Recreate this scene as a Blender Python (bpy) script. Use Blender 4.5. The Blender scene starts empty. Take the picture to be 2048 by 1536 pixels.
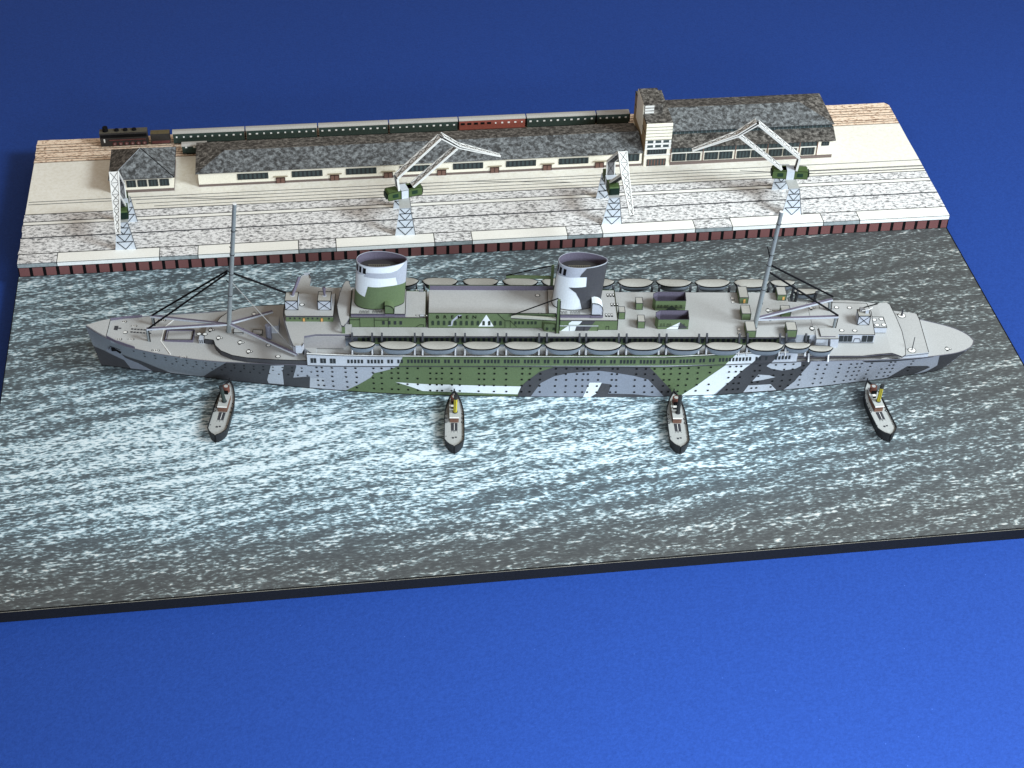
import bpy, bmesh, math, random
import numpy as np
from mathutils import Matrix, Vector, Euler
from mathutils.geometry import tessellate_polygon
random.seed(7)
sc = bpy.context.scene
col = sc.collection
R_ = math.radians
# ------------------------------------------------------------------ camera, world, lamps, exposure
CAM = np.array([8.051185, -37.626836, 27.460974])
CR = np.array([0.99249606, -0.12022874, 0.02228507])
CU = np.array([0.06102453, 0.64496079, 0.77176228]); CU[2] = 0.76177528
CF = np.array([0.10596028, 0.75469903, -0.64745795])
FPX = 3401.69
cd = bpy.data.cameras.new('camera'); cam = bpy.data.objects.new('camera', cd); col.objects.link(cam)
cam.matrix_world = Matrix(((CR[0], CU[0], -CF[0], CAM[0]), (CR[1], CU[1], -CF[1], CAM[1]), (CR[2], CU[2], -CF[2], CAM[2]), (0, 0, 0, 1)))
cd.sensor_width = 36; cd.lens = FPX / 2048 * 36; cd.clip_start = 1; cd.clip_end = 500
sc.camera = cam
w = bpy.data.worlds.new('World'); sc.world = w; w.use_nodes = True
w.node_tree.nodes['Background'].inputs[0].default_value = (1.0, 0.86, 0.72, 1)
w.node_tree.nodes['Background'].inputs[1].default_value = 0.35
def area(name, loc, target, size, power, color):
    l = bpy.data.lights.new(name, 'AREA'); l.shape = 'RECTANGLE'; l.size, l.size_y = size; l.energy = power; l.color = color
    o = bpy.data.objects.new(name, l); col.objects.link(o); o.location = loc
    o.rotation_euler = (Vector(target) - Vector(loc)).to_track_quat('-Z', 'Y').to_euler(); return o
area('window_light', (46, -21, 32), (13, -3, 0), (14, 14), 28000, (0.86, 0.96, 1.0))
fl_ = area('front_light', (19, -36, 13), (14, -23, 0), (16, 6), 5000, (0.80, 0.91, 1.0)); fl_.data.spread = R_(110)
sc.view_settings.view_transform = 'Standard'; sc.view_settings.look = 'None'; sc.view_settings.exposure = 0; sc.view_settings.gamma = 1

# ------------------------------------------------------------------ survey helpers (photo sight line met with a known plane of the model)
def ray(x, y): return CF + CR * (x - 1024) / FPX - CU * (y - 768) / FPX
def uz(x, y, z):
    d = ray(x, y); return CAM + (z - CAM[2]) / d[2] * d
def uy(x, y, Y):
    d = ray(x, y); return CAM + (Y - CAM[1]) / d[1] * d
TA = -0.0977; ct, st = math.cos(TA), math.sin(TA); SO = np.array([2.387, -3.918, 0.0])
def toL(P): d = P - SO; return (d[0] * ct + d[1] * st, -d[0] * st + d[1] * ct, d[2])
def lz(x, y, z): return toL(uz(x, y, z))
def ly(x, y, Y=0.0):
    n = np.array([-st, ct, 0]); d = ray(x, y); t = (Y - (CAM - SO) @ n) / (d @ n); return toL(CAM + t * d)

# ------------------------------------------------------------------ materials
def srgb(r, g, b):
    f = lambda c: (c / 255 / 12.92) if c / 255 <= 0.04045 else ((c / 255 + 0.055) / 1.055) ** 2.4
    return (f(r), f(g), f(b), 1)
MATS = {}
def paper(name, rgb, var=0.05, rough=0.62, grain=26.0, bump=0.05, spec=0.3, big=0.5):
    """printed card: base colour with fine print grain and slight fibre relief"""
    if name in MATS: return MATS[name]
    m = bpy.data.materials.new(name); m.use_nodes = True; nt = m.node_tree; N = nt.nodes; L = nt.links
    b = N['Principled BSDF']; b.inputs['Roughness'].default_value = rough; b.inputs['Specular IOR Level'].default_value = spec
    tc = N.new('ShaderNodeTexCoord'); n1 = N.new('ShaderNodeTexNoise'); n1.inputs['Scale'].default_value = grain; n1.inputs['Detail'].default_value = 3
    L.new(tc.outputs['Object'], n1.inputs['Vector'])
    n2 = N.new('ShaderNodeTexNoise'); n2.inputs['Scale'].default_value = big; n2.inputs['Detail'].default_value = 2; L.new(tc.outputs['Object'], n2.inputs['Vector'])
    mx = N.new('ShaderNodeMath'); mx.operation = 'MULTIPLY_ADD'; L.new(n2.outputs['Fac'], mx.inputs[0]); mx.inputs[1].default_value = 0.45; L.new(n1.outputs['Fac'], mx.inputs[2])
    mr = N.new('ShaderNodeMapRange'); mr.inputs[1].default_value = 0.45; mr.inputs[2].default_value = 1.0; mr.inputs[3].default_value = 1 - 2 * var; mr.inputs[4].default_value = 1 + 2 * var
    L.new(mx.outputs[0], mr.inputs[0])
    vm = N.new('ShaderNodeVectorMath'); vm.operation = 'SCALE'; c = srgb(*rgb); vm.inputs[0].default_value = c[:3]; L.new(mr.outputs[0], vm.inputs['Scale'])
    L.new(vm.outputs[0], b.inputs['Base Color'])
    bp = N.new('ShaderNodeBump'); bp.inputs['Strength'].default_value = bump * 3; bp.inputs['Distance'].default_value = 0.01; L.new(n1.outputs['Fac'], bp.inputs['Height']); L.new(bp.outputs[0], b.inputs['Normal'])
    MATS[name] = m; return m
def speckle(name, stops, scale, stretch=(1, 1, 1), detail=3, dist=0.4, rough=0.65, fine=0.25, rot=0.0):
    """printed mottle: colour ramp over noise; stops = [(pos, rgb), ...]"""
    m = bpy.data.materials.new(name); m.use_nodes = True; nt = m.node_tree; N = nt.nodes; L = nt.links
    b = N['Principled BSDF']; b.inputs['Roughness'].default_value = rough; b.inputs['Specular IOR Level'].default_value = 0.3
    tc = N.new('ShaderNodeTexCoord'); mp = N.new('ShaderNodeMapping'); mp.inputs['Scale'].default_value = stretch; mp.inputs['Rotation'].default_value = (0, 0, rot)
    L.new(tc.outputs['Object'], mp.inputs[0])
    n1 = N.new('ShaderNodeTexNoise'); n1.inputs['Scale'].default_value = scale; n1.inputs['Detail'].default_value = detail; n1.inputs['Distortion'].default_value = dist; L.new(mp.outputs[0], n1.inputs['Vector'])
    n2 = N.new('ShaderNodeTexNoise'); n2.inputs['Scale'].default_value = scale * 3.1; n2.inputs['Detail'].default_value = 2; L.new(mp.outputs[0], n2.inputs['Vector'])
    mm = N.new('ShaderNodeMix'); mm.inputs[0].default_value = fine; L.new(n1.outputs['Fac'], mm.inputs[2]); L.new(n2.outputs['Fac'], mm.inputs[3])
    cr = N.new('ShaderNodeValToRGB'); L.new(mm.outputs[0], cr.inputs[0])
    el = cr.color_ramp.elements
    while len(el) < len(stops): el.new(0.5)
    for e, (p, c) in zip(el, stops): e.position = p; e.color = srgb(*c)
    L.new(cr.outputs[0], b.inputs['Base Color']); MATS[name] = m; return m
ink = paper('ink', (14, 15, 18), 0.1, spec=.1)
ink_soft = paper('ink_grey', (58, 60, 66), 0.1)
deckm = paper('deck_card', (168, 169, 169), 0.05, grain=34)
deck_edge = paper('deck_edge_card', (98, 96, 108), 0.08)
green = paper('camo_green', (90, 107, 76), 0.06)
dgreen = paper('window_green', (38, 52, 42), 0.1)
slate = paper('camo_slate', (120, 127, 136), 0.05)
slate2 = paper('camo_mid_grey', (126, 133, 147), 0.05)
lilac = paper('camo_lilac', (163, 169, 181), 0.05)
pale = paper('camo_pale', (176, 182, 192), 0.05)
white = paper('camo_white', (214, 222, 228), 0.03)
dark = paper('camo_dark', (64, 65, 70), 0.07)
purple = paper('purple_card', (98, 93, 110), 0.08)
cream = paper('cream_wall', (238, 233, 218), 0.04)
brownb = paper('brown_plinth', (112, 99, 95), 0.06)
brick = paper('red_wall_print', (118, 78, 78), 0.09, grain=60)
doorb = paper('brown_door', (112, 84, 75), 0.08)
glass = paper('window_print', (60, 72, 74), 0.1)
glassd = paper('window_print_dark', (38, 44, 48), 0.1)
whitec = paper('white_card', (228, 228, 226), 0.03)
cranew = paper('crane_card', (204, 212, 222), 0.04)
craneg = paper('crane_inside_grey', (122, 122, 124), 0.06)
cabg = paper('crane_cab_green', (74, 94, 54), 0.08)
cabd = paper('crane_cab_dark', (24, 52, 38), 0.1)
covm = paper('boat_cover', (162, 161, 156), 0.07, grain=40)
boatm = paper('boat_side', (112, 121, 131), 0.05)
tugh = paper('tug_black', (34, 36, 40), 0.1)
tugd = paper('tug_deck', (172, 175, 174), 0.05)
tugb = paper('tug_brown', (112, 82, 70), 0.08)
tugr = paper('tug_redbrown', (100, 60, 50), 0.1)
yel = paper('funnel_yellow', (176, 164, 52), 0.06)
mastm = paper('mast_grey', (122, 129, 132), 0.08)
coachg = paper('coach_green', (44, 60, 56), 0.1)
coachr = paper('coach_red', (134, 72, 62), 0.1)
coachroof = paper('coach_roof', (176, 174, 170), 0.06)
lococ = paper('loco_black', (52, 50, 50), 0.12)
locoroof = paper('loco_top', (88, 84, 74), 0.1)
orange = paper('door_orange', (206, 158, 92), 0.05)
wirem = paper('silver_wire', (150, 150, 150), 0.02, rough=0.35)
rustw = paper('wheel_red', (98, 60, 60), 0.2)
foam = paper('black_foam_board', (16, 18, 21), 0.18, grain=18)
foamedge = paper('board_edge_paper', (150, 145, 128), 0.2, grain=40)
paving = speckle('paving_print', [(0.30, (228, 223, 209)), (0.5, (240, 237, 227)), (0.68, (247, 245, 238))], 9, fine=0.4)
cobble = speckle('cobble_print', [(0.36, (100, 102, 104)), (0.42, (152, 152, 153)), (0.475, (212, 211, 212)), (0.57, (246, 246, 246))], 9.5, stretch=(0.8, 1.5, 1), detail=4, dist=0.4, fine=0.32, rot=0.35)
kerb = paper('coping_stone', (250, 249, 243), 0.03)
kerbf = paper('coping_face', (240, 244, 245), 0.04)
ballast = speckle('ballast_print', [(0.36, (128, 98, 80)), (0.43, (210, 180, 156)), (0.5, (246, 222, 198)), (0.65, (250, 232, 212))], 11, stretch=(0.8, 1.4, 1), fine=0.35)
roofm = speckle('roof_print', [(0.38, (58, 59, 60)), (0.46, (84, 86, 88)), (0.53, (108, 112, 115)), (0.63, (140, 145, 148))], 8.5, detail=5, dist=0.5, fine=0.3)
roofb = speckle('roof_print_brown_shade', [(0.39, (46, 44, 42)), (0.46, (72, 69, 66)), (0.53, (100, 97, 93)), (0.62, (138, 134, 129))], 8.5, detail=5, dist=0.5, fine=0.3)  # darker, browner roof print; on rear slopes its tone stands in for shade
def water_mat():
    m = bpy.data.materials.new('water_print'); m.use_nodes = True; nt = m.node_tree; N = nt.nodes; L = nt.links
    b = N['Principled BSDF']; b.inputs['Roughness'].default_value = 0.5; b.inputs['Specular IOR Level'].default_value = 0.3
    def math_(op, a, bb=None, c=None):
        n = N.new('ShaderNodeMath'); n.operation = op
        for i, v in enumerate((a, bb, c)):
            if v is None: continue
            if isinstance(v, (int, float)): n.inputs[i].default_value = v
            else: L.new(v, n.inputs[i])
        return n.outputs[0]
    tc = N.new('ShaderNodeTexCoord').outputs['Object']
    wn = N.new('ShaderNodeTexNoise'); wn.inputs['Scale'].default_value = 0.33; wn.inputs['Detail'].default_value = 2; L.new(tc, wn.inputs['Vector'])
    wv = N.new('ShaderNodeVectorMath'); wv.operation = 'MULTIPLY_ADD'; L.new(wn.outputs['Color'], wv.inputs[0]); wv.inputs[1].default_value = (0.5, 0.5, 0); L.new(tc, wv.inputs[2])
    def noise(sx, sy, rot, detail, dist, rough=0.55):
        mp = N.new('ShaderNodeMapping'); mp.vector_type = 'TEXTURE'; mp.inputs['Rotation'].default_value = (0, 0, rot); mp.inputs['Scale'].default_value = (1 / sx, 1 / sy, 1)
        L.new(wv.outputs[0], mp.inputs[0]); n = N.new('ShaderNodeTexNoise'); n.inputs['Scale'].default_value = 1; n.inputs['Detail'].default_value = detail; n.inputs['Distortion'].default_value = dist; n.inputs['Roughness'].default_value = rough
        L.new(mp.outputs[0], n.inputs['Vector']); return n.outputs['Fac']
    a = noise(4.7, 15.0, 0.06, 2, 0.25); c = noise(9.0, 25.0, 0.0, 2, 0.3); d = noise(0.22, 2.0, 0.13, 2, 0.3); e = noise(1.5, 4.6, 0.10, 2, 0.3)
    s = math_('ADD', math_('MULTIPLY', a, 0.46), math_('ADD', math_('MULTIPLY', c, 0.28), math_('ADD', math_('MULTIPLY', d, 0.17), math_('MULTIPLY', e, 0.09))))
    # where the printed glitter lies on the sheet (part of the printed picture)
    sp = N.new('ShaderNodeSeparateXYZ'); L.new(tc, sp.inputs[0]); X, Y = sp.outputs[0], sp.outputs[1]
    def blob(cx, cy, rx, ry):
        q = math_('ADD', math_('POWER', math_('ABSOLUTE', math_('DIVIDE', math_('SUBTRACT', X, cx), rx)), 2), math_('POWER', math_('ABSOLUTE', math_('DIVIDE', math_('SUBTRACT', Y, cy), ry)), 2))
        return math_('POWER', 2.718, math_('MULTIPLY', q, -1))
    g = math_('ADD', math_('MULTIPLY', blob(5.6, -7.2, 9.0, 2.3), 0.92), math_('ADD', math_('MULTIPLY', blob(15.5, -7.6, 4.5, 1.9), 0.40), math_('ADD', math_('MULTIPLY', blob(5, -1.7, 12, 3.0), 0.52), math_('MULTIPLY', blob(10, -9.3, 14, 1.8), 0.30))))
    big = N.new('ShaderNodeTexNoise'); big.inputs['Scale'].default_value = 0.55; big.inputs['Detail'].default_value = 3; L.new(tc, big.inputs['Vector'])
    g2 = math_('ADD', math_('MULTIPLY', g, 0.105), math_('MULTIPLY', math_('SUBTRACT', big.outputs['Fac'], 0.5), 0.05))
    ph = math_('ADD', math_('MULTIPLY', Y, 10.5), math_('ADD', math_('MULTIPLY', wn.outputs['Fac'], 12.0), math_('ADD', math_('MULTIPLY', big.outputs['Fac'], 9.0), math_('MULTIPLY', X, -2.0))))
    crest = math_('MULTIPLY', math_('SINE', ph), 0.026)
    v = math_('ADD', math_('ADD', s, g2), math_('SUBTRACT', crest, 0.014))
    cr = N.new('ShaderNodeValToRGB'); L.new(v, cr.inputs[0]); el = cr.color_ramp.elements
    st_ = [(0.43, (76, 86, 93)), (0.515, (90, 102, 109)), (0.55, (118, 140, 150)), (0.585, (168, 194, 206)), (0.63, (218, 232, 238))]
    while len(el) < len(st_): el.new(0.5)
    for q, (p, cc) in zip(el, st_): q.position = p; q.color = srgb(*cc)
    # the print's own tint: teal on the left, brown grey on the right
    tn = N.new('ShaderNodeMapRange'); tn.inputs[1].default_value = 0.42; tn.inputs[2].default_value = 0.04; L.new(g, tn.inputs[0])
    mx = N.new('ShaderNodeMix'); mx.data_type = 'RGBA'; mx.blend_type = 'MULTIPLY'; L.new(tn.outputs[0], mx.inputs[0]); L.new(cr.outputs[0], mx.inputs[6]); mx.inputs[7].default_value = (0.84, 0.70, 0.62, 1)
    L.new(mx.outputs[2], b.inputs['Base Color']); return m
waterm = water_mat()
def cloth_mat():
    m = bpy.data.materials.new('blue_card'); m.use_nodes = True; nt = m.node_tree; N = nt.nodes; L = nt.links
    b = N['Principled BSDF']; b.inputs['Roughness'].default_value = 0.72; b.inputs['Specular IOR Level'].default_value = 0.25
    tc = N.new('ShaderNodeTexCoord').outputs['Object']
    n = N.new('ShaderNodeTexNoise'); n.inputs['Scale'].default_value = 14; n.inputs['Detail'].default_value = 5; n.inputs['Roughness'].default_value = 0.7; L.new(tc, n.inputs['Vector'])
    cr = N.new('ShaderNodeValToRGB'); L.new(n.outputs['Fac'], cr.inputs[0]); el = cr.color_ramp.elements
    el[0].position = 0.3; el[0].color = (0.009, 0.043, 0.235, 1); el[1].position = 0.72; el[1].color = (0.015, 0.062, 0.315, 1)
    v = N.new('ShaderNodeTexVoronoi'); v.inputs['Scale'].default_value = 2.2; L.new(tc, v.inputs['Vector'])
    mr = N.new('ShaderNodeMapRange'); mr.inputs[1].default_value = 0.012; mr.inputs[2].default_value = 0.03; mr.inputs[3].default_value = 0.5; mr.inputs[4].default_value = 0.0; L.new(v.outputs['Distance'], mr.inputs[0])
    mx = N.new('ShaderNodeMix'); mx.data_type = 'RGBA'; L.new(mr.outputs[0], mx.inputs[0]); L.new(cr.outputs[0], mx.inputs[6]); mx.inputs[7].default_value = (0.12, 0.25, 0.8, 1)
    L.new(mx.outputs[2], b.inputs['Base Color'])
    bp = N.new('ShaderNodeBump'); bp.inputs['Strength'].default_value = 0.25; bp.inputs['Distance'].default_value = 0.03; L.new(n.outputs['Fac'], bp.inputs['Height']); L.new(bp.outputs[0], b.inputs['Normal'])
    return m
clothm = cloth_mat()

# ------------------------------------------------------------------ mesh helpers
class MB:
    def __init__(s): s.v = []; s.f = []; s.m = []; s.mats = []; s.sm = []
    def mi(s, m):
        if m not in s.mats: s.mats.append(m)
        return s.mats.index(m)
    def face(s, pts, m, smooth=False):
        k = len(s.v); s.v += [tuple(map(float, p)) for p in pts]; s.f.append(tuple(range(k, k + len(pts)))); s.m.append(s.mi(m)); s.sm.append(smooth); return s
    def faces(s, vs, fs, m, smooth=False):
        k = len(s.v); s.v += [tuple(map(float, p)) for p in vs]
        for f in fs: s.f.append(tuple(k + i for i in f)); s.m.append(s.mi(m)); s.sm.append(smooth)
        return s
    def box(s, x0, x1, y0, y1, z0, z1, m, top=None, side=None):
        v = [(x0, y0, z0), (x1, y0, z0), (x1, y1, z0), (x0, y1, z0), (x0, y0, z1), (x1, y0, z1), (x1, y1, z1), (x0, y1, z1)]
        s.faces(v, [(0, 3, 2, 1), (0, 1, 5, 4), (1, 2, 6, 5), (2, 3, 7, 6), (3, 0, 4, 7)], m); s.faces(v, [(4, 5, 6, 7)], top or m); return s
    def prism(s, pts, z0, z1, m, top=None, smooth=False):
        n = len(pts); z0f = z0 if callable(z0) else (lambda x: z0); z1f = z1 if callable(z1) else (lambda x: z1)
        a = sum(pts[i][0] * pts[(i + 1) % n][1] - pts[(i + 1) % n][0] * pts[i][1] for i in range(n))
        if a < 0: pts = pts[::-1]
        v = [(p[0], p[1], z0f(p[0])) for p in pts] + [(p[0], p[1], z1f(p[0])) for p in pts]
        s.faces(v, [(i, (i + 1) % n, n + (i + 1) % n, n + i) for i in range(n)], m, smooth)
        s.faces(v, [tuple(range(n, 2 * n))], top or m); s.faces(v, [tuple(range(n - 1, -1, -1))], m); return s
    def tube(s, a, b, r0, m, r1=None, n=6, cap=True, smooth=True):
        r1 = r0 if r1 is None else r1; a = Vector(a); b = Vector(b); d = (b - a).normalized()
        u = d.orthogonal().normalized(); w_ = d.cross(u)
        v = [a + (u * math.cos(2 * math.pi * i / n) + w_ * math.sin(2 * math.pi * i / n)) * r0 for i in range(n)] + [b + (u * math.cos(2 * math.pi * i / n) + w_ * math.sin(2 * math.pi * i / n)) * r1 for i in range(n)]
        s.faces(v, [(i, (i + 1) % n, n + (i + 1) % n, n + i) for i in range(n)], m, smooth and n > 4)
        if cap: s.faces(v, [tuple(range(n - 1, -1, -1)), tuple(range(n, 2 * n))], m)
        return s
    def line(s, pts, r, m, closed=False):
        q = list(pts) + ([pts[0]] if closed else [])
        for a, b in zip(q, q[1:]):
            if (Vector(a) - Vector(b)).length > 1e-5: s.tube(a, b, r, m, n=4, cap=False)
        return s
    def inkbox(s, x0, x1, y0, y1, z0, z1, m, top=None, r=0.009, im=None):
        s.box(x0, x1, y0, y1, z0, z1, m, top); im = im or ink
        s.line([(x0, y0, z1), (x1, y0, z1), (x1, y1, z1), (x0, y1, z1)], r, im, True); s.line([(x0, y0, z0), (x1, y0, z0)], r, im)
        for x, y in ((x0, y0), (x1, y0)): s.line([(x, y, z0), (x, y, z1)], r, im)
        return s
    def disc(s, c, r, m, n=12, rim=None, h=0.004, sx=1.0):
        if rim: s.prism([(c[0] + (r + 0.016) * sx * math.cos(2 * math.pi * i / n), c[1] + (r + 0.016) * math.sin(2 * math.pi * i / n)) for i in range(n)], c[2], c[2] + h, rim); h += 0.003
        s.prism([(c[0] + r * sx * math.cos(2 * math.pi * i / n), c[1] + r * math.sin(2 * math.pi * i / n)) for i in range(n)], c[2], c[2] + h, m); return s
    def bar(s, a, b, wv, m, t=None):
        """flat rectangular bar from a to b, wv = half-size vector sideways, t = half-size vector thick"""
        a, b, wv, t = Vector(a), Vector(b), Vector(wv), Vector(t)
        v = [a - wv - t, a + wv - t, a + wv + t, a - wv + t, b - wv - t, b + wv - t, b + wv + t, b - wv + t]
        s.faces(v, [(0, 1, 2, 3), (4, 7, 6, 5), (0, 4, 5, 1), (1, 5, 6, 2), (2, 6, 7, 3), (3, 7, 4, 0)], m); return s
    def mesh(s, name):
        me = bpy.data.meshes.new(name); me.from_pydata(s.v, [], s.f)
        for m in s.mats: me.materials.append(m)
        me.polygons.foreach_set('material_index', s.m); me.polygons.foreach_set('use_smooth', s.sm); me.validate(); me.update(); return me
    def build(s, name, parent=None, label=None, kind=None):
        o = bpy.data.objects.new(name, s.mesh(name)); col.objects.link(o)
        if parent: o.parent = parent
        if label: o['label'] = label
        if kind: o['kind'] = kind
        return o
def link(name, me, parent, loc=(0, 0, 0), rz=0.0):
    o = bpy.data.objects.new(name, me); col.objects.link(o); o.parent = parent; o.location = loc; o.rotation_euler = (0, 0, rz); return o
def thing(name, label, cat, loc=(0, 0, 0), rz=0.0, group=None):
    o = bpy.data.objects.new(name, None); col.objects.link(o); o.location = loc; o.rotation_euler = (0, 0, rz); o['label'] = label; o['category'] = cat; o.empty_display_size = 0.2
    if group: o['group'] = group
    return o
def decal(mb, poly, S, off, step, mat, smooth=True):
    """lay a printed patch (polygon in surface parameters) on surface S, cut along a grid so that it follows the curve"""
    bm = bmesh.new(); vs = [bm.verts.new((a, b, 0)) for a, b in poly]
    for tr in tessellate_polygon([[Vector((a, b, 0)) for a, b in poly]]):
        a_, b_, c_ = (vs[i] for i in tr)
        if (b_.co - a_.co).cross(c_.co - a_.co).z < 0: b_, c_ = c_, b_
        try: bm.faces.new((a_, b_, c_))
        except ValueError: pass
    for ax in (0, 1):
        lo = min(p[ax] for p in poly); hi = max(p[ax] for p in poly); k = math.ceil(lo / step[ax])
        while k * step[ax] < hi:
            co = [0, 0, 0]; co[ax] = k * step[ax]; no = [0, 0, 0]; no[ax] = 1
            bmesh.ops.bisect_plane(bm, geom=bm.verts[:] + bm.edges[:] + bm.faces[:], plane_co=co, plane_no=no, dist=1e-6); k += 1
    bm.verts.index_update(); out = []
    for v in bm.verts:
        a, b = v.co.x, v.co.y; p = Vector(S(a, b)); da = Vector(S(a + 1e-3, b)) - Vector(S(a - 1e-3, b)); db = Vector(S(a, b + 1e-3)) - Vector(S(a, b - 1e-3))
        n = da.cross(db); n = n.normalized() if n.length > 1e-9 else Vector((0, -1, 0))
        out.append(p + n * off)
    mb.faces(out, [tuple(v.index for v in f.verts) for f in bm.faces], mat, smooth); bm.free()

# ================================================================== THE SETTING
t = MB(); t.box(-70, 90, -90, 90, -0.75, -0.33, clothm); t.build('table_surface', kind='structure')
# diorama board turned 0.65 degrees against the quay
th = 0.01134; bx, by = math.cos(th), math.sin(th)
base = thing('water_board', 'black foam board with printed rippling sea on which the liner stands', 'model base', (-0.02, 0, 0), th)
b = MB(); b.box(0.0, 25.60, -12.06, -0.02, -0.325, -0.018, foam); b.build('foam_board', base)
b = MB(); b.box(0.0, 25.60, -12.065, -0.02, -0.018, -0.009, foamedge); b.build('paper_edge', base)
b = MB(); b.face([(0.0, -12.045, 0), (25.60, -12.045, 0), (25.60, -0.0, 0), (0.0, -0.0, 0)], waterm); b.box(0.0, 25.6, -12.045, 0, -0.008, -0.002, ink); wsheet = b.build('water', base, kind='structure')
b = MB(); b.line([(0.0, -12.05, -0.002), (25.60, -12.05, -0.002), (25.6, 0, -0.002)], 0.016, ink); b.line([(0.0, -12.05, -0.002), (0, 0, -0.002)], 0.013, ink); b.build('board_edge_line', base)

# ------------------------------------------------------------------ quay
W, D, QZ = 25.6, 6.07, 0.43
quay = thing('quay', 'long pale stone quay with red wall panels behind the liner', 'quay')
q = MB(); q.box(0.02, W - 0.02, 0.015, D - 0.02, -0.32, QZ - 0.012, ink); q.build('quay_body', quay)
def strip(name, y0, y1, mat, z=QZ, seed=0, label=None):
    random.seed(seed); n = 3; m = MB(); L_ = [(-0.0 + random.uniform(-.018, .018), y0 + (y1 - y0) * i / n) for i in range(n + 1)]
    Rr = [(W + random.uniform(-.006, .006), y0 + (y1 - y0) * i / n) for i in range(n + 1)]
    m.prism(L_ + Rr[::-1], z - 0.011, z, mat); return m.build(name, quay)
strip('cobble_strip', 0.41, 1.13, cobble, seed=1); strip('cobble_strip', 1.16, 1.74, cobble, seed=2); strip('paved_strip', 1.755, 1.89, kerb, seed=3); strip('cobble_strip', 1.905, 2.25, cobble, seed=4)
strip('paving', 2.265, 4.86, paving, seed=5)
yb = [4.86 + (D - 4.86) * i / 8 for i in range(9)]
random.seed(11)
m = MB(); Lp = [(random.uniform(-.02, .03), y) for y in yb]; bk = [(W * i / 60, D + random.uniform(-.015, .012)) for i in range(1, 60)]; Rp = [(W + random.uniform(-.006, .006), y) for y in yb[::-1]]
Rp[0] = (W - .12, D)
m.prism(Lp + bk + Rp, QZ - 0.011, QZ, ballast); m.build('ballast_bed', quay)
def rail(y, x0=0.0, x1=W, r=0.010, m_=None, pts=None):
    mm = MB(); pts = pts or [(x0, y), (x1, y)]
    for a, c in zip(pts, pts[1:]):
        d = Vector((c[0] - a[0], c[1] - a[1], 0)).normalized(); n = Vector((-d.y, d.x, 0)) * r
        mm.bar((a[0], a[1], QZ + .003), (c[0], c[1], QZ + .003), n, m_ or ink_soft, (0, 0, 0.003))
    return mm.build('rail', quay)
for y in (0.41, 1.9, 1.745, 2.258): rail(y, r=0.012, m_=ink)
rail(1.145, r=0.022)
for y in (4.873, 5.01, 5.12, 5.37, 5.496, 5.655, 5.80): rail(y, r=0.010, m_=paper('rail_brown', (84, 62, 48), .1))
for y in (2.39, 2.55): rail(y, 3.5 if y < 2.5 else 3.0, W, m_=ink_soft, r=.009)
rail(0, pts=[(0.05, 2.87), (4.3, 2.87), (6.2, 2.87), (25.6, 2.84)], r=.009); rail(0, pts=[(0.05, 2.745), (3.9, 2.745), (5.2, 2.60), (6.5, 2.55)], r=.009)
rail(0, pts=[(3.7, 2.745), (5.2, 2.71), (12, 2.71), (19.0, 2.72), (22.2, 2.52), (25.6, 2.51)], r=.009)
rail(0, pts=[(12.2, 2.86), (15.2, 2.56)], r=.008); rail(0, pts=[(20.2, 2.72), (22.4, 2.38), (25.6, 2.37)], r=.008)
# coping stones: light slabs and cobbled gaps, joints dark
J = [0.0, 1.034, 3.722, 4.741, 7.424, 8.434, 11.10, 12.128, 14.755, 15.732, 18.323, 19.372, 21.959, 22.999, 25.6]
for i in range(14):
    x0, x1 = J[i] + 0.011, J[i + 1] - 0.011; light = i % 2 == 1
    m = MB(); m.box(x0, x1, 0.0, 0.395, QZ - 0.014, QZ + 0.002, kerb if light else cobble); m.build('coping_slab', quay)
    m = MB(); m.box(x0, x1, -0.022, 0.0, 0.305, QZ - 0.022, kerbf if light else paper('coping_face_mottled', (150, 160, 164), 0.16, grain=9)); m.build('coping_face', quay)
m = MB(); m.box(0, W, -0.012, 0.02, 0.0, QZ - 0.016, ink); m.build('quay_wall', quay)
m = MB(); m.box(0, 0.262, -0.018, -0.012, 0.014, 0.283, brick); pm = m.mesh('wall_panel')
x = 0.03
while x < W - 0.05:
    if x + 0.27 < W: link('wall_panel', pm, quay, (x, 0, 0))
    else:
        m = MB(); m.box(x, W - 0.03, -0.018, -0.012, 0.014, 0.283, brick); m.build('wall_panel', quay)
    x += 0.3475

# ================================================================== BUILDINGS
def bars_window(name, parent, x0, x1, z0, z1, Y, nb=4, frame=True, mat=None, dark_=None):
    m = MB(); m.box(x0, x1, Y - 0.012, Y + 0.01, z0, z1, mat or glass); n = nb
    for i in range(n):
        cx = x0 + (x1 - x0) * (i + 0.5) / n + random.uniform(-.01, .01) * 0; h = (x1 - x0) / n * 0.22
        m.box(cx - h, cx + h, Y - 0.016, Y - 0.012, z0 + .01, z1 - .01, dark_ or glassd)
    m.line([(x0, Y - .014, z0), (x1, Y - .014, z0), (x1, Y - .014, z1), (x0, Y - .014, z1)], .007, ink, True)
    return m.build(name, parent)
def hip_roof(name, parent, x0, x1, y0, y1, ze, zr, hipL=True, hipR=True, mf=roofm, mb_=roofb, label=None):
    ym = (y0 + y1) / 2; hy = (y1 - y0) / 2; a = (x0 + (hy if hipL else 0), ym, zr); c = (x1 - (hy if hipR else 0), ym, zr)
    m = MB(); A, B, C_, D_ = (x0, y0, ze), (x1, y0, ze), (x1, y1, ze), (x0, y1, ze)
    m.face([A, B, c, a], mf); m.face([C_, D_, a, c], mb_); m.face([D_, A, a], mb_); m.face([B, C_, c], mb_); m.face([A, D_, C_, B], ink)  # rear slope shade is put into the colour by the darker print
    m.box(x0, x1, y0, y1, ze - 0.012, ze - 0.002, ink_soft)
    return m.build(name, parent, label)
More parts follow.
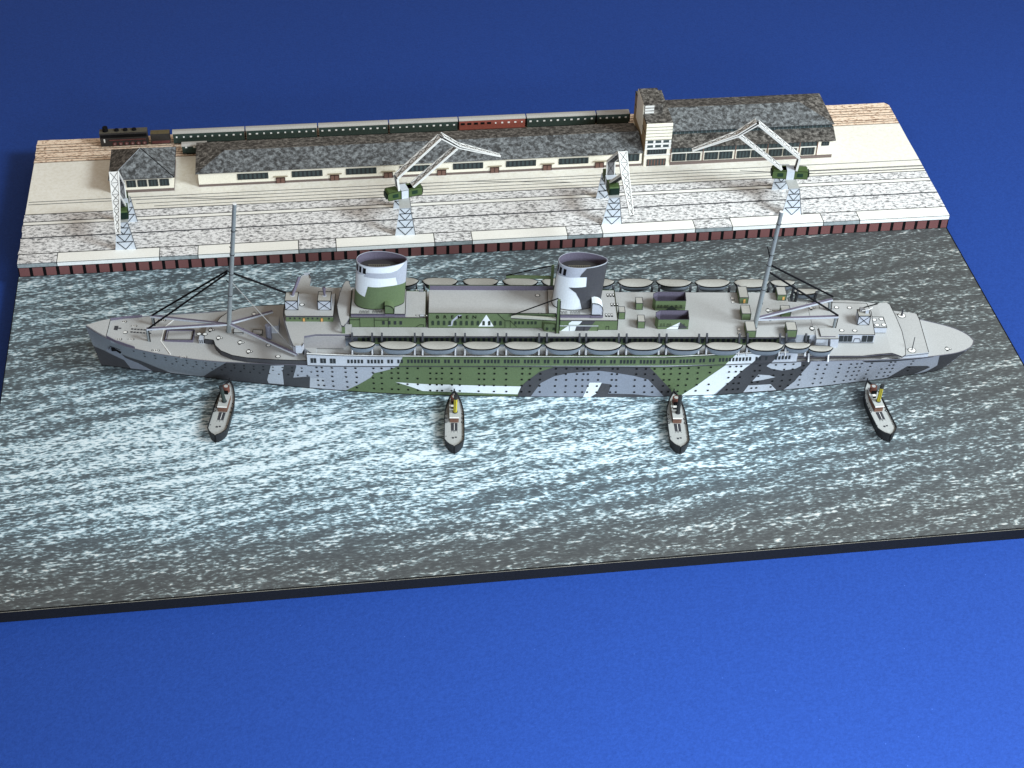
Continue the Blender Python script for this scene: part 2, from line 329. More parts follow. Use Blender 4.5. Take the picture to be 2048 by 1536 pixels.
# small pavilion
pv = thing('pavilion', 'small square pavilion with pyramid roof left of the long shed', 'building')
m = MB(); m.box(2.33, 4.03, 3.12, 4.58, .52, .90, cream); m.build('wall', pv)
m = MB(); m.box(2.325, 4.035, 3.115, 4.585, QZ, .52, brownb); m.build('plinth', pv)
m = MB(); A, B, C_, D_ = (2.27, 3.05, .91), (4.08, 3.05, .91), (4.08, 4.63, .91), (2.27, 4.63, .91); T_ = (3.16, 3.88, 1.40)
m.face([A, B, T_], roofm); m.face([B, C_, T_], roofm); m.face([C_, D_, T_], roofb); m.face([D_, A, T_], roofb); m.face([A, D_, C_, B], ink); m.line([A, B, C_, D_], .009, ink_soft, True); m.line([B, T_], .013, ink); m.line([A, T_], .006, pale)  # rear and left faces get their shade from the darker print
m.build('roof', pv)
for i in range(5): bars_window('window', pv, 2.44 + i * .305, 2.69 + i * .305, .62, .83, 3.12, 3)
# long shed
sh = thing('long_shed', 'long low warehouse with mottled grey roof and brown doors along the quay', 'building')
m = MB(); m.box(4.72, 17.38, 3.24, 4.76, .505, .885, cream); m.build('wall', sh)
m = MB(); m.box(4.715, 17.38, 3.235, 4.765, QZ, .505, brownb); m.build('plinth', sh)
hip_roof('roof', sh, 4.65, 17.40, 3.19, 4.83, .895, 1.11, True, False)
P = 1.525
for i in range(8):
    x0 = 5.81 + i * P
    if x0 + .86 < 17.3:
        bars_window('window', sh, x0, x0 + .855, .615, .80, 3.24, 7)
    dx = 6.88 + i * 1.524
    if dx + .25 < 17.3:
        m = MB(); m.box(dx, dx + .25, 3.218, 3.24, QZ + .005, .63, doorb); m.line([(dx + .125, 3.216, .45), (dx + .125, 3.216, .61)], .008, ink); m.line([(dx, 3.216, .44), (dx, 3.216, .61), (dx + .25, 3.216, .61), (dx + .25, 3.216, .44)], .008, ink)
        m.build('door', sh)
        m = MB(); m.box(dx - .07, dx + .33, 3.19, 3.24, .655, .668, paper('canopy', (150, 140, 120), .05)); m.build('door_canopy', sh)
bars_window('window', sh, 16.62, 17.30, .615, .84, 3.24, 6)
# tower
tw = thing('harbour_tower', 'tall cream tower with banded front between shed and terminal hall', 'tower')
tx0, tx1 = 17.44, 18.20
m = MB(); m.box(tx0, tx1, 3.2, 5.0, QZ, 1.855, cream); m.build('wall', tw)
m = MB(); m.box(tx0 - .002, tx1 + .002, 3.2, 5.002, 1.855, 1.865, roofb, roofb); m.build('roof', tw)
m = MB(); m.box(tx0 - .01, 17.98, 3.72, 4.62, 1.865, 2.17, roofb, roofb); m.box(tx0 - .02, tx0 - .01, 3.7, 4.63, 1.2, 2.16, cream); m.build('upper_block', tw)
for i in range(3):
    m = MB(); m.box(17.47, 17.73, 3.705, 3.72, 1.885 + i * .095, 1.945 + i * .095, whitec); m.build('white_band', tw)
for i in range(5):
    m = MB(); m.box(tx0, tx1, 3.185, 3.2, 1.85 - .02 - i * .105 - .085, 1.85 - .02 - i * .105, cream); m.build('front_band', tw)
    m = MB(); m.box(tx0, tx1, 3.195, 3.2, 1.85 - .02 - i * .105 - .105, 1.85 - .02 - i * .105 - .085, ink); m.build('band_joint', tw)
for k, z in enumerate((1.205, 1.055)):
    m = MB(); m.box(tx0, tx1, 3.19, 3.2, z, z + .085, glass); m.build('window_strip', tw)
    for i in range(4):
        m = MB(); m.box(tx0 + .0 + i * .23, tx0 + .06 + i * .23, 3.18, 3.19, z + .01, z + .085, whitec); m.build('window_pier', tw)
    m = MB(); m.box(tx0, tx1, 3.185, 3.2, z - .06, z - .005, whitec); m.build('front_band', tw)
bars_window('window', tw, 17.52, 18.08, .845, .985, 3.2, 7); bars_window('entrance', tw, 17.53, 18.08, .45, .66, 3.2, 6, dark_=doorb)
m = MB(); m.box(tx0, tx1, 3.17, 3.2, .80, .83, whitec); m.build('canopy', tw)
m = MB(); m.box(tx0 - .008, tx0, 3.2, 5.0, .9, 1.84, paper('tower_side', (150, 130, 100), .06)); m.line([(tx0 - .01, 3.2, 1.85), (tx0 - .01, 5.0, 1.85)], .01, ink); m.line([(tx0 - .01, 3.2, 1.5), (tx0 - .01, 4.9, 1.5)], .012, ink); m.build('side_wall', tw)
# terminal hall
ha = thing('terminal_hall', 'two tier terminal hall with long window front right of the tower', 'building')
m = MB(); m.box(18.215, 23.03, 3.2, 5.2, QZ, 1.03, cream); m.build('wall', ha)
m = MB(); m.box(18.215, 23.04, 3.19, 3.2, QZ, .535, brownb); m.build('plinth', ha)
m = MB(); m.face([(18.215, 3.14, 1.035), (23.08, 3.14, 1.035), (23.14, 3.70, 1.15), (18.215, 3.70, 1.15)], roofb); m.box(18.215, 23.07, 3.15, 3.2, 1.022, 1.034, ink_soft); m.face([(23.08, 3.14, 1.035), (23.10, 5.2, 1.035), (23.14, 3.70, 1.15)], roofb)
m.build('lower_roof', ha)
m = MB(); m.box(18.215, 23.09, 3.70, 5.25, 1.03, 1.29, glass)
for i in range(38): m.box(18.3 + i * .127, 18.325 + i * .127, 3.69, 3.70, 1.16, 1.28, paper('clerestory_bar', (96, 110, 116), .08))
m.build('clerestory', ha)
hip_roof('upper_roof', ha, 18.215, 23.13, 3.62, 5.37, 1.295, 1.56, False, True)
for i in range(5):
    x0 = 18.23 + i * .955
    if i < 4:
        bars_window('window', ha, x0 + .04, x0 + .43, .57, .80, 3.2, 4); bars_window('window', ha, x0 + .47, x0 + .86, .57, .80, 3.2, 4)
    else: bars_window('window', ha, x0 + .05, x0 + .44, .57, .80, 3.2, 4)
    m = MB(); m.box(x0 + .0, x0 + (.93 if i < 4 else .5), 3.188, 3.2, .855, 1.005, glassd if 0 else glass)
    for k in range(7 if i < 4 else 4): m.box(x0 + .08 + k * .125, x0 + .12 + k * .125, 3.184, 3.188, .86, 1.0, glassd)
    m.build('upper_window', ha)
    m = MB(); m.box(x0 - .03, x0 - .005, 3.175, 3.2, .53, 1.0, doorb); m.build('drain_pipe', ha)
m = MB(); m.box(22.55, 22.575, 3.175, 3.2, .53, 1.0, doorb); m.build('drain_pipe', ha)
bars_window('window', ha, 22.68, 22.9, .86, .98, 3.2, 3)
m = MB(); m.line([(18.22, 3.19, .83), (23.03, 3.19, .83)], .01, whitec); m.build('string_course', ha)

# ================================================================== TRAIN
def coach(x0, x1, y, name, label, bodym, group='carriages of the long train', z1=.80, red=False, part=None):
    t_ = thing(name, label, 'railway carriage', (x0, y, QZ), 0, group); L_ = x1 - x0
    m = MB(); m.box(0, L_, 0, .21, .045, z1 - QZ, bodym); m.line([(0, -.002, .06), (L_, -.002, .06)], .006, ink); m.build('body', t_)
    m = MB(); m.prism([(0, 0), (1, 0)] and [(-.012, -.014), (L_ + .012, -.014), (L_ + .012, .224), (-.012, .224)], z1 - QZ, z1 - QZ + .02, coachroof)
    m.faces([(-.012, -.014, z1 - QZ + .02), (L_ + .012, -.014, z1 - QZ + .02), (L_ + .012, .06, z1 - QZ + .05), (-.012, .06, z1 - QZ + .05), (L_ + .012, .15, z1 - QZ + .05), (-.012, .15, z1 - QZ + .05), (L_ + .012, .224, z1 - QZ + .02), (-.012, .224, z1 - QZ + .02)], [(0, 1, 2, 3), (3, 2, 4, 5), (5, 4, 6, 7)], coachroof); m.build('roof', t_)
    m = MB(); m.box(.12, .42, .03, .18, 0.005, .045, ink)
    m.box(max(.5, L_ - .42), L_ - .05, .03, .18, 0.005, .045, ink); m.build('bogie', t_)
    if L_ > .5:
        m = MB(); n = max(3, int(L_ / .19))
        for i in range(n):
            cx = L_ * (i + .5) / n; h = random.choice((.022, .028, .032))
            if red and i < n * .45: m.box(cx - .06, cx + .06, -.006, 0, .23, .30, ink); continue
            m.box(cx - h, cx + h, -.006, 0, .235, .275 + random.uniform(0, .012), whitec)
        m.build('window_row', t_, kind='stuff')
    else:
        m = MB(); m.box(.05, .09, -.006, 0, .18, .22, whitec); m.box(.28, .31, -.006, 0, .18, .22, whitec); m.build('window_row', t_, kind='stuff')
    m = MB(); m.box(L_ + .012, L_ + .045, .04, .17, .06, .33, ink); m.build('gangway', t_); return t_
bd = [(3.95, 6.0), (6.06, 8.11), (8.17, 10.19), (10.25, 12.25), (12.31, 14.27), (14.33, 16.38), (16.44, 17.40)]
lab = ['first green carriage right behind the tender', 'green carriage second behind the tender above the shed end', 'green carriage third behind the tender above the shed roof', 'green carriage directly left of the red carriage', 'red dining carriage in the middle of the green train', 'green carriage directly right of the red carriage', 'last green carriage half hidden behind the tower']
for (a, c), l_ in zip(bd, lab): coach(a, c, 5.50, 'train_carriage', l_, coachr if 'red dining' in l_ else coachg, red='red dining' in l_)
coach(4.22, 4.92, 4.93, 'short_wagon', 'short dark green wagon on the nearer track behind the shed corner', coachg, None, z1=.72)
lo = thing('locomotive', 'black steam locomotive with red wheels at the left end of the train', 'locomotive', (1.86, 5.56, QZ))
m = MB(); m.box(0, 1.36, 0, .22, .02, .47, lococ, locoroof); m.box(.02, 1.34, -.008, 0, .30, .40, ink); m.line([(0, -.004, .47), (1.36, -.004, .47)], .01, locoroof); m.build('body', lo)
m = MB(); m.tube((.17, .11, .47), (.17, .11, .60), .085, ink, .075, 12); m.build('chimney', lo)
for xx in (.49, .74, .99):
    m = MB(); m.tube((xx, .11, .47), (xx, .11, .515), .07, ink, .06, 12); m.build('dome', lo)
random.seed(5)
for i in range(6):
    m = MB(); m.tube((.40 + i * .17, -.016, .09), (.40 + i * .17, 0, .09), .062, rustw, n=12); m.tube((.40 + i * .17, -.022, .09), (.40 + i * .17, -.016, .09), .03, paper('wheel_hub', (150, 120, 120), .1), n=8); m.build('wheel', lo)
m = MB(); m.box(.25, 1.3, -.012, 0, .20, .235, rustw); m.build('running_board', lo)
m = MB(); m.box(.10, .14, -.01, 0, .15, .26, whitec); m.build('front_mark', lo)
te = thing('tender', 'dark coal tender with red frame between locomotive and first carriage', 'tender', (3.30, 5.56, QZ))
m = MB(); m.box(0, .55, 0, .22, .02, .36, lococ, paper('coal_top', (96, 86, 62), .12)); m.build('body', te)
m = MB(); m.box(.03, .54, -.01, 0, .04, .13, rustw); m.build('frame', te)

# ================================================================== CRANES
def crane(cx, yaw, lift, legdx, label):
    """portal crane: legs stay square to the quay, cab and jib turn about the portal"""
    c = thing('gantry_crane', label, 'crane', (cx, 1.02, QZ), 0, 'white lattice gantry cranes along the quay edge'); H = .85
    def leg(y, lean, wb, wt, dxb, h0=0.0):
        m = MB(); z0, z1 = 0.0, H; yb_, yt = y, y + lean
        for s, (dy) in ((0, 0),):
            A = [(dxb - wb / 2, yb_, z0), (dxb + wb / 2, yb_, z0), (wt / 2, yt, z1), (-wt / 2, yt, z1)]
            B = [(p[0], p[1] + .03, p[2]) for p in A]
            m.faces(A + B, [(0, 1, 2, 3), (4, 7, 6, 5), (1, 5, 6, 2), (0, 3, 7, 4)], cranew)
        lerp = lambda k, s: tuple(A[0][i] * (1 - k) * (1 - s) + A[1][i] * (1 - k) * s + A[3][i] * k * (1 - s) + A[2][i] * k * s - (.006 if i == 1 else 0) for i in range(3))
        ks = [0.02, .30, .58, .82, 1.0]
        for k in ks[1:-1]: m.line([lerp(k, .04), lerp(k, .96)], .010, ink)
        for a_, b_ in zip(ks[:-1], ks[1:]): m.line([lerp(b_, .06), lerp(a_, .5), lerp(b_, .94)], .010, ink)
        m.line([lerp(0, 1), lerp(1, 1)], .007, ink)
        m.build('portal_leg', c)
    leg(-.64, .03, .56, .30, legdx); leg(.66, -.03, .50, .30, legdx * .4)
    m = MB(); m.box(-.15, .15, -.60, .62, H, H + .02, paper('portal_top', (176, 178, 176), .05)); m.line([(-.15, -.6, H + .01), (.15, -.6, H + .01)], .008, pale); m.build('portal_deck', c)
    up = bpy.data.objects.new('slewing_cab', None); 
    Rz = Matrix.Rotation(R_(yaw), 4, 'Z')
    def fin(m, name):
        m.v = [tuple(Rz @ Vector(v)) for v in m.v]; return m.build(name, c)
    z0 = H + .02; zc = z0 + .26
    m = MB(); prof = [(-.47, z0 + .01), (.49, z0 + .01), (.50, z0 + .04), (.50, zc - .03), (.47, zc), (-.45, zc), (-.49, zc - .04), (-.49, z0 + .05)]
    yn, yf = -.14, .14; n = len(prof)
    m.faces([(u, yn, z) for u, z in prof] + [(u, yf, z) for u, z in prof], [tuple(range(n)), tuple(range(2 * n - 1, n - 1, -1))] , cabg)
    for i in range(n):
        a, b_ = prof[i], prof[(i + 1) % n]; m.face([(a[0], yn, a[1]), (a[0], yf, a[1]), (b_[0], yf, b_[1]), (b_[0], yn, b_[1])], cabd if (i in (1, 2, 6, 7)) else cabg)
    for yy in (yn - .002, yf + .002): m.line([(u, yy, z) for u, z in prof], .006, ink, True)
    fin(m, 'cab')
    for sy in (-1, 1):
        for u0 in (-.28, .27):
            m = MB(); m.box(u0 - .07, u0 + .09, min(sy * .141, sy * .148), max(sy * .141, sy * .148), z0 + .08, z0 + .19, cabd); fin(m, 'cab_window')
    for sgn in (-1, 1):
        m = MB(); m.box(min(sgn * .505, sgn * .53), max(sgn * .505, sgn * .53), -.11, .11, z0 + .06, z0 + .20, paper('cab_end', (20, 40, 34), .1)); fin(m, 'cab_window')
    m = MB(); m.box(-.105, .105, -.152, .152, z0 - .005, zc + .012, cranew); m.line([(-.105, -.154, z0), (-.105, -.154, zc), (.105, -.154, zc), (.105, -.154, z0)], .006, ink); fin(m, 'centre_panel')
    q_ = QZ
    pt = {'rf': (-.18, 1.95 - q_), 'rb': (-.14, 1.50 - q_ + .06), 'fb': (.26, 1.50 - q_ + .06), 'ap': (1.08, 2.96 - q_ + lift * .6), 'el': (1.58, 2.56 - q_ + lift * .75), 'tip': (2.80 - lift * .4, 2.00 - q_ + lift)}
    def arm(a, b_, h0, h1, v0, v1, name, nb=6, mat=cranew):
        """folded card girder: white edge strips with printed lattice between"""
        A, B = Vector((a[0], 0, a[1])), Vector((b_[0], 0, b_[1])); d = (B - A).normalized(); nrm = Vector((-d.z, 0, d.x)); m = MB()
        for s in (-1, 1):
            for hh in (0, 1):
                p, q2 = A + nrm * h0 * hh + Vector((0, s * v0, 0)), B + nrm * h1 * hh + Vector((0, s * v1, 0))
                m.bar(p, q2, (0, .014, 0), whitec, nrm * .014)
        # top and bottom webs
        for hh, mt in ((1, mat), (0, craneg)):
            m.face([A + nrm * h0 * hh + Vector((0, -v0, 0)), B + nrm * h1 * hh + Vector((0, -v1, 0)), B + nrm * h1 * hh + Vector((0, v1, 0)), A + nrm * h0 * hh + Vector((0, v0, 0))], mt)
        for k in range(nb):
            k0, k1 = k / nb, (k + 1) / nb; P_ = lambda kk, s, hh: A.lerp(B, kk) + nrm * ((h0 + (h1 - h0) * kk) * hh + (.006 if hh else -.006)) + Vector((0, s * (v0 + (v1 - v0) * kk) * 1.0, 0))
            for hh in (0, 1):
                m.line([P_(k0, -1, hh), P_(k1, 1, hh)], .005, ink); m.line([P_(k0, 1, hh), P_(k1, -1, hh)], .005, ink); m.line([P_(k1, -1.12, hh), P_(k1, 1.12, hh)], .005, ink)
            S_ = lambda kk, hh: A.lerp(B, kk) + nrm * (h0 + (h1 - h0) * kk) * hh + Vector((0, -(v0 + (v1 - v0) * kk) - .004, 0))
            m.line([S_(k0, 0), S_(k1, 1)], .005, ink); 
        return fin(m, name)
    arm(pt['rb'], pt['rf'], .03, .03, .11, .11, 'rear_post', 1)
    arm(pt['rf'], pt['ap'], .035, .035, .11, .10, 'rear_arm', 5, whitec)
    arm(pt['fb'], pt['el'], .035, .035, .10, .08, 'front_arm', 5, whitec)
    arm(pt['ap'], pt['el'], .08, .06, .11, .10, 'jib', 2, whitec)
    arm(pt['el'], pt['tip'], .06, .02, .10, .045, 'jib_tip', 5, whitec)
    m = MB(); m.face([(pt['rb'][0], -.09, pt['rb'][1]), (pt['fb'][0], -.09, pt['fb'][1]), (pt['fb'][0], .09, pt['fb'][1]), (pt['rb'][0], .09, pt['rb'][1])], pale)
    m.box(pt['rb'][0], pt['fb'][0], -.10, -.08, pt['rb'][1] - .05, pt['rb'][1], whitec); fin(m, 'arm_seat')
    bpy.data.objects.remove(up)
    return c
crane(2.83, -87, .34, .0, 'leftmost gantry crane, jib turned towards the liner bow')
crane(10.34, 15, -.04, -.01, 'gantry crane with jib reaching right over the long shed')
crane(16.07, -89, .16, -.03, 'gantry crane before the tower with jib pointing at the viewer')
crane(21.12, 172, .06, .02, 'rightmost gantry crane with jib reaching left past the hall')

# ================================================================== THE LINER
WLX=[0,.73,1.62,2.5,4.0,5.64,6.88,8.1,9.6,11.2,13.7,15.45,16.8,18.1,19.4,20.5,21.1,21.3]
WLB=[0,.134,.286,.439,.70,.92,1.05,1.12,1.16,1.185,1.18,1.09,.95,.75,.51,.28,.12,0]
DKX=[-.22,-.1,.05,.2,.5,.8,1.3,1.8,2.5,3.2,4.4,5.0,6.0,7.0,14.0,16.0,17.2,18.8,19.6,20.2,20.9,21.3,21.6,21.8,21.89]
DKB=[0,.08,.2,.29,.45,.57,.70,.80,.92,1.02,1.10,1.13,1.18,1.2,1.2,1.14,1.12,1.09,1.0,.86,.67,.55,.40,.22,0]
DZX=[-.22,.2,.8,1.7,2.6,5,8,14,16,17.2,18.8,19.6,20.2,20.9,21.9]
DZ=[1.24,1.18,1.07,.99,.95,.96,1.0,1.0,1.05,1.10,1.12,1.08,1.0,.94,.87]
def smooth_interp(x, X, Y):   # small moving average rounds the station corners
    return float(np.mean([np.interp(x + d, X, Y) for d in (-.12, -.06, 0, .06, .12)])) if X[0] + .15 < x < X[-1] - .15 else float(np.interp(x, X, Y))
def dk(x): return smooth_interp(x, DKX, DKB)
def dz(x): return smooth_interp(x, DZX, DZ)
def pw_(tt): return 1.2 - .72 * min(max((tt - .9) / .1, 0), 1)
def hull_pt(x, z):
    zd = dz(x)
    for _ in range(4): h = min(max(z / zd, 0), 1); tt = min(max((x + .22 * h) / (21.3 + .81 * h), 0), 1); zd = dz(-.22 + 22.11 * tt)
    bw = smooth_interp(21.3 * tt, WLX, WLB); bd_ = dk(-.22 + 22.11 * tt)
    return (x, -(bw + (bd_ - bw) * h ** pw_(tt)), min(z, zd))
ship = thing('ocean_liner', 'large two funnel ocean liner in green, grey and white dazzle camouflage', 'ship', tuple(SO), TA)
# hull: lofted by station
NT, NH = 170, 8
spc = lambda u: .35 * u + .65 * (.5 - .5 * math.cos(math.pi * u))
for_side = []
m = MB()
def hp(tt, h):
    x = tt * 21.3 * (1 - h) + (-.22 + 22.11 * tt) * h; xd = -.22 + 22.11 * tt
    bw = smooth_interp(21.3 * tt, WLX, WLB); bd_ = dk(xd)
    return (x, bw + (bd_ - bw) * h ** pw_(tt), dz(xd) * h)
vs = []; fs = []
for side in (-1, 1):
    o_ = len(vs)
    for i in range(NT + 1):
        for j in range(NH + 1):
            tt = spc(i / NT); p_ = hp(tt, j / NH); vs.append((p_[0], side * p_[1], p_[2]))
    for i in range(NT):
        for j in range(NH):
            a = o_ + i * (NH + 1) + j; f_ = (a, a + NH + 1, a + NH + 2, a + 1); fs.append(f_ if side < 0 else f_[::-1])
m.faces(vs, fs, lilac, True)
hull = m.build('hull', ship)
HC = {
'slate_bow':[(-0.22,1.24),(0.3,1.165),(0.76,1.075),(1.25,1.02),(1.78,.985),(2.5,.95),(3.3,0.95),(3.3,0.88),(2.58,0.0),(1.5,0.0),(0.76,0.0),(0.0,0.0),(-0.12,0.62)],
'dark1':[(-0.12,0.62),(0.18,0.56),(0.64,0.34),(0.76,0.0),(0.0,0.0)],
'light1':[(0.2,0.6),(0.38,0.84),(0.48,0.78),(0.7,0.46),(1.04,0.28),(1.34,0.0),(0.76,0.0),(0.64,0.34)],
'dark2':[(0.62,0.6),(0.88,0.5),(1.08,0.44),(1.4,0.24),(1.82,0.0),(1.34,0.0),(0.98,0.32),(0.7,0.46)],
'dark3':[(3.3,0.95),(5.0,0.96),(5.0,0.9),(4.88,0.38),(5.3,0.48),(5.26,0.0),(2.58,0.0)],
'white1':[(4.38,0.9),(4.7,0.94),(4.64,0.64),(4.62,0.06),(4.24,0.06),(4.22,0.2)],
'lightpatch':[(5.3,0.44),(5.66,0.46),(5.62,0.03),(5.26,0.03)],
'green':[(7.50,1.0),(7.26,0.86),(6.88,0.72),(6.8,0.56),(6.5,0.28),(6.14,0.0),(8.12,0.0),(10.4,0.0),(14.36,0.0),(14.46,0.02),(14.78,0.3),(15.12,0.66),(15.48,1.02),(13,1.0),(10,1.0)],
'whitestripe':[(7.40,0.42),(8.12,0.38),(10.48,0.34),(10.4,0.08),(8.12,0.14),(8.06,0.14),(7.84,0.24),(7.66,0.32)],
'darkarch':[(10.4,0.0),(10.48,0.34),(10.62,0.52),(10.92,0.82),(11.28,0.98),(11.34,1.0),(13.48,1.0),(13.6,0.98),(13.78,0.76),(14.18,0.24),(14.26,0.0)],
'archin':[(10.72,0.0),(10.96,0.46),(11.28,0.68),(11.62,0.78),(12.14,0.84),(12.4,0.86),(12.66,0.82),(13.24,0.7),(13.6,0.58),(13.72,0.42),(14.04,0.0)],
'inwhite':[(12.16,0.48),(12.46,0.48),(12.34,0.12),(12.2,0.0),(12.02,0.0)],
'indark':[(12.46,0.46),(12.7,0.42),(12.64,0.12),(13.28,0.1),(14.0,0.0),(12.2,0.0),(12.34,0.12)],
'whitediag':[(15.48,1.02),(15.12,0.66),(14.78,0.3),(14.46,0.02),(14.42,0.0),(15.26,0.0),(15.58,0.38),(15.98,0.92),(16.1,1.05)],
'dark4':[(16.1,1.05),(15.98,0.92),(15.58,0.38),(15.32,0.0),(17.02,0.0),(17.1,0.08),(17.28,0.32),(17.34,0.48),(17.54,0.98),(17.56,1.1),(16.8,1.08)],
'isA':[(16.48,0.96),(16.56,1.06),(17.32,1.09),(17.34,0.94),(17.22,0.84),(16.9,0.78),(16.62,0.86)],
'isB':[(16.2,0.42),(16.32,0.66),(16.6,0.62),(16.76,0.54),(16.46,0.46)],
'isC':[(16.02,0.04),(16.12,0.28),(16.68,0.28),(16.86,0.04)],
'dark5':[(19.72,0.0),(19.80,0.08),(20.12,0.58),(20.68,0.46),(20.78,0.36),(20.40,0.0)],
'dark6':[(20.86,0.935),(20.96,0.40),(20.78,0.16),(20.62,0.0),(21.0,0.0),(21.28,0.0),(21.5,0.3),(21.72,.6),(21.87,0.86),(21.6,0.885),(21.3,0.91)],
'slot':[(18.82,1.085),(19.28,1.06),(20.70,0.935),(20.70,0.915),(19.6,0.95),(18.96,0.99)]}
HM = {'slate_bow':slate,'dark1':dark,'light1':slate2,'dark2':dark,'dark3':dark,'white1':pale,'lightpatch':pale,'green':green,'whitestripe':white,'darkarch':dark,'archin':slate2,'inwhite':white,'indark':dark,'whitediag':white,'dark4':dark,'isA':pale,'isB':pale,'isC':pale,'dark5':dark,'dark6':dark,'slot':ink_soft}
lay = {'archin':2,'inwhite':3,'indark':3,'whitestripe':2,'darkarch':1,'green':0,'dark1':1,'light1':1,'dark2':2,'isA':2,'isB':2,'isC':2,'dark4':1,'whitediag':1,'white1':2,'dark3':1}
for k, pts in HC.items():
    m = MB(); decal(m, pts, hull_pt, .004 + .004 * lay.get(k, 0), (.1, .125), HM[k]); m.build('camouflage_patch', hull)
    m = MB(); decal(m, pts, lambda a, b_: (lambda p: (p[0], p[1], p[2]))(hull_pt(a, b_)), .004 + .004 * lay.get(k, 0), (.1, .125), HM[k])
    m.v = [(p[0], -p[1], p[2]) for p in m.v]; m.f = [f[::-1] for f in m.f]; m.build('camouflage_patch', hull)
# waterline ink and sheer line
m = MB()
for s in (-1, 1):
    m.line([(lambda p: (p[0], s * (p[1] + .006), .008))(hp(spc(i / 120), 0)) for i in range(121)], .012, ink)
    m.line([(lambda p: (p[0], s * (p[1] + .002), p[2] + .002))(hp(spc(i / 120), 1)) for i in range(121)], .008, deck_edge)
m.build('hull_outline', hull, kind='stuff')
# portholes
random.seed(3); m = MB(); cnt = 0
def port(mb, x, z, r=.029, side=-1):
    p = Vector(hull_pt(x, z)); da = Vector(hull_pt(x + .01, z)) - Vector(hull_pt(x - .01, z)); db = Vector(hull_pt(x, z + .01)) - Vector(hull_pt(x, z - .01)); n = da.cross(db).normalized(); u = da.normalized(); v_ = n.cross(u)
    c = p + n * .020; pts = [c + (u * math.cos(k * math.pi / 4) * 1.1 + v_ * math.sin(k * math.pi / 4)) * r for k in range(8)]
    if side > 0: pts = [Vector((q_.x, -q_.y, q_.z)) for q_ in pts][::-1]
    mb.face(pts, ink)
PX = []; x = 5.5; gp = 0
while x < 20.4:
    for k in range((3, 2, 4, 2, 5, 3, 1)[gp % 7]): PX.append(x); x += (.125, .24, .20, .25, .16)[(gp + k) % 5]
    x += (.14, .22, .10)[gp % 3]; gp += 1
for row, zf in enumerate((.93, .76, .57, .37, .17)):
    for x in PX:
        x_ = x + random.uniform(-.012, .012); zz = zf * dz(x_) if x_ < 17.3 else zf * dz(x_) * .93
        if random.random() < .04 or (row == 4 and x_ > 19.9) or zz > dz(x_) - .03: continue
        for s in (-1, 1): port(m, x_, zz, side=s)
for zf, xa, xb in ((.88, 1.0, 5.3), (.72, 1.25, 5.4), (.54, 1.9, 5.4)):
    x = xa
    while x < xb:
        for s in (-1, 1): port(m, x, zf * dz(x), .024, side=s)
        x += .262 if x < 2.2 else .235
m.build('portholes', hull, kind='stuff')
# anchor
m = MB(); a0 = hull_pt(.42, .74); m.box(a0[0] - .03, a0[0] + .10, a0[1] - .05, a0[1] + .0, .70, .80, ink); m.line([(.5, a0[1] - .05, .76), (.62, hull_pt(.62, .68)[1] - .03, .68)], .03, ink); m.line([(.3, hull_pt(.3, .7)[1] - .02, .68), (.38, hull_pt(.38, .9)[1] - .02, .86), (.62, hull_pt(.6, .8)[1] - .02, .8)], .006, ink); m.build('anchor', hull)
# decks
def deck_poly(xa, xb, inset=0.0, n=60, fb=dk):
    xs = [xa + (xb - xa) * i / n for i in range(n + 1)]
    return [(x, -max(fb(x) - inset, 0.001)) for x in xs] + [(x, max(fb(x) - inset, 0.001)) for x in xs[::-1]]
def grid_deck(m, xa, xb, zf, mat, fb=dk, n=60, inset=.004):
    xs = [xa + (xb - xa) * (spc(i / n) if xb > 21 or xa < 0 else i / n) for i in range(n + 1)]
    for a, b_ in zip(xs, xs[1:]): m.face([(a, -fb(a) + inset, zf(a)), (b_, -fb(b_) + inset, zf(b_)), (b_, fb(b_) - inset, zf(b_)), (a, fb(a) - inset, zf(a))], mat)
m = MB(); grid_deck(m, -.215, 5.6, lambda x: dz(x) - .008, deckm, n=50); md = m.build('fore_deck', ship)
m = MB(); grid_deck(m, 17.0, 21.885, lambda x: dz(x) - .006, deckm, n=60); m.build('poop_deck', ship)
m = MB(); m.face([(x_, y_, .9) for x_, y_ in deck_poly(5.5, 17.1, .1, 20)], deck_edge); m.build('inner_deck', ship)
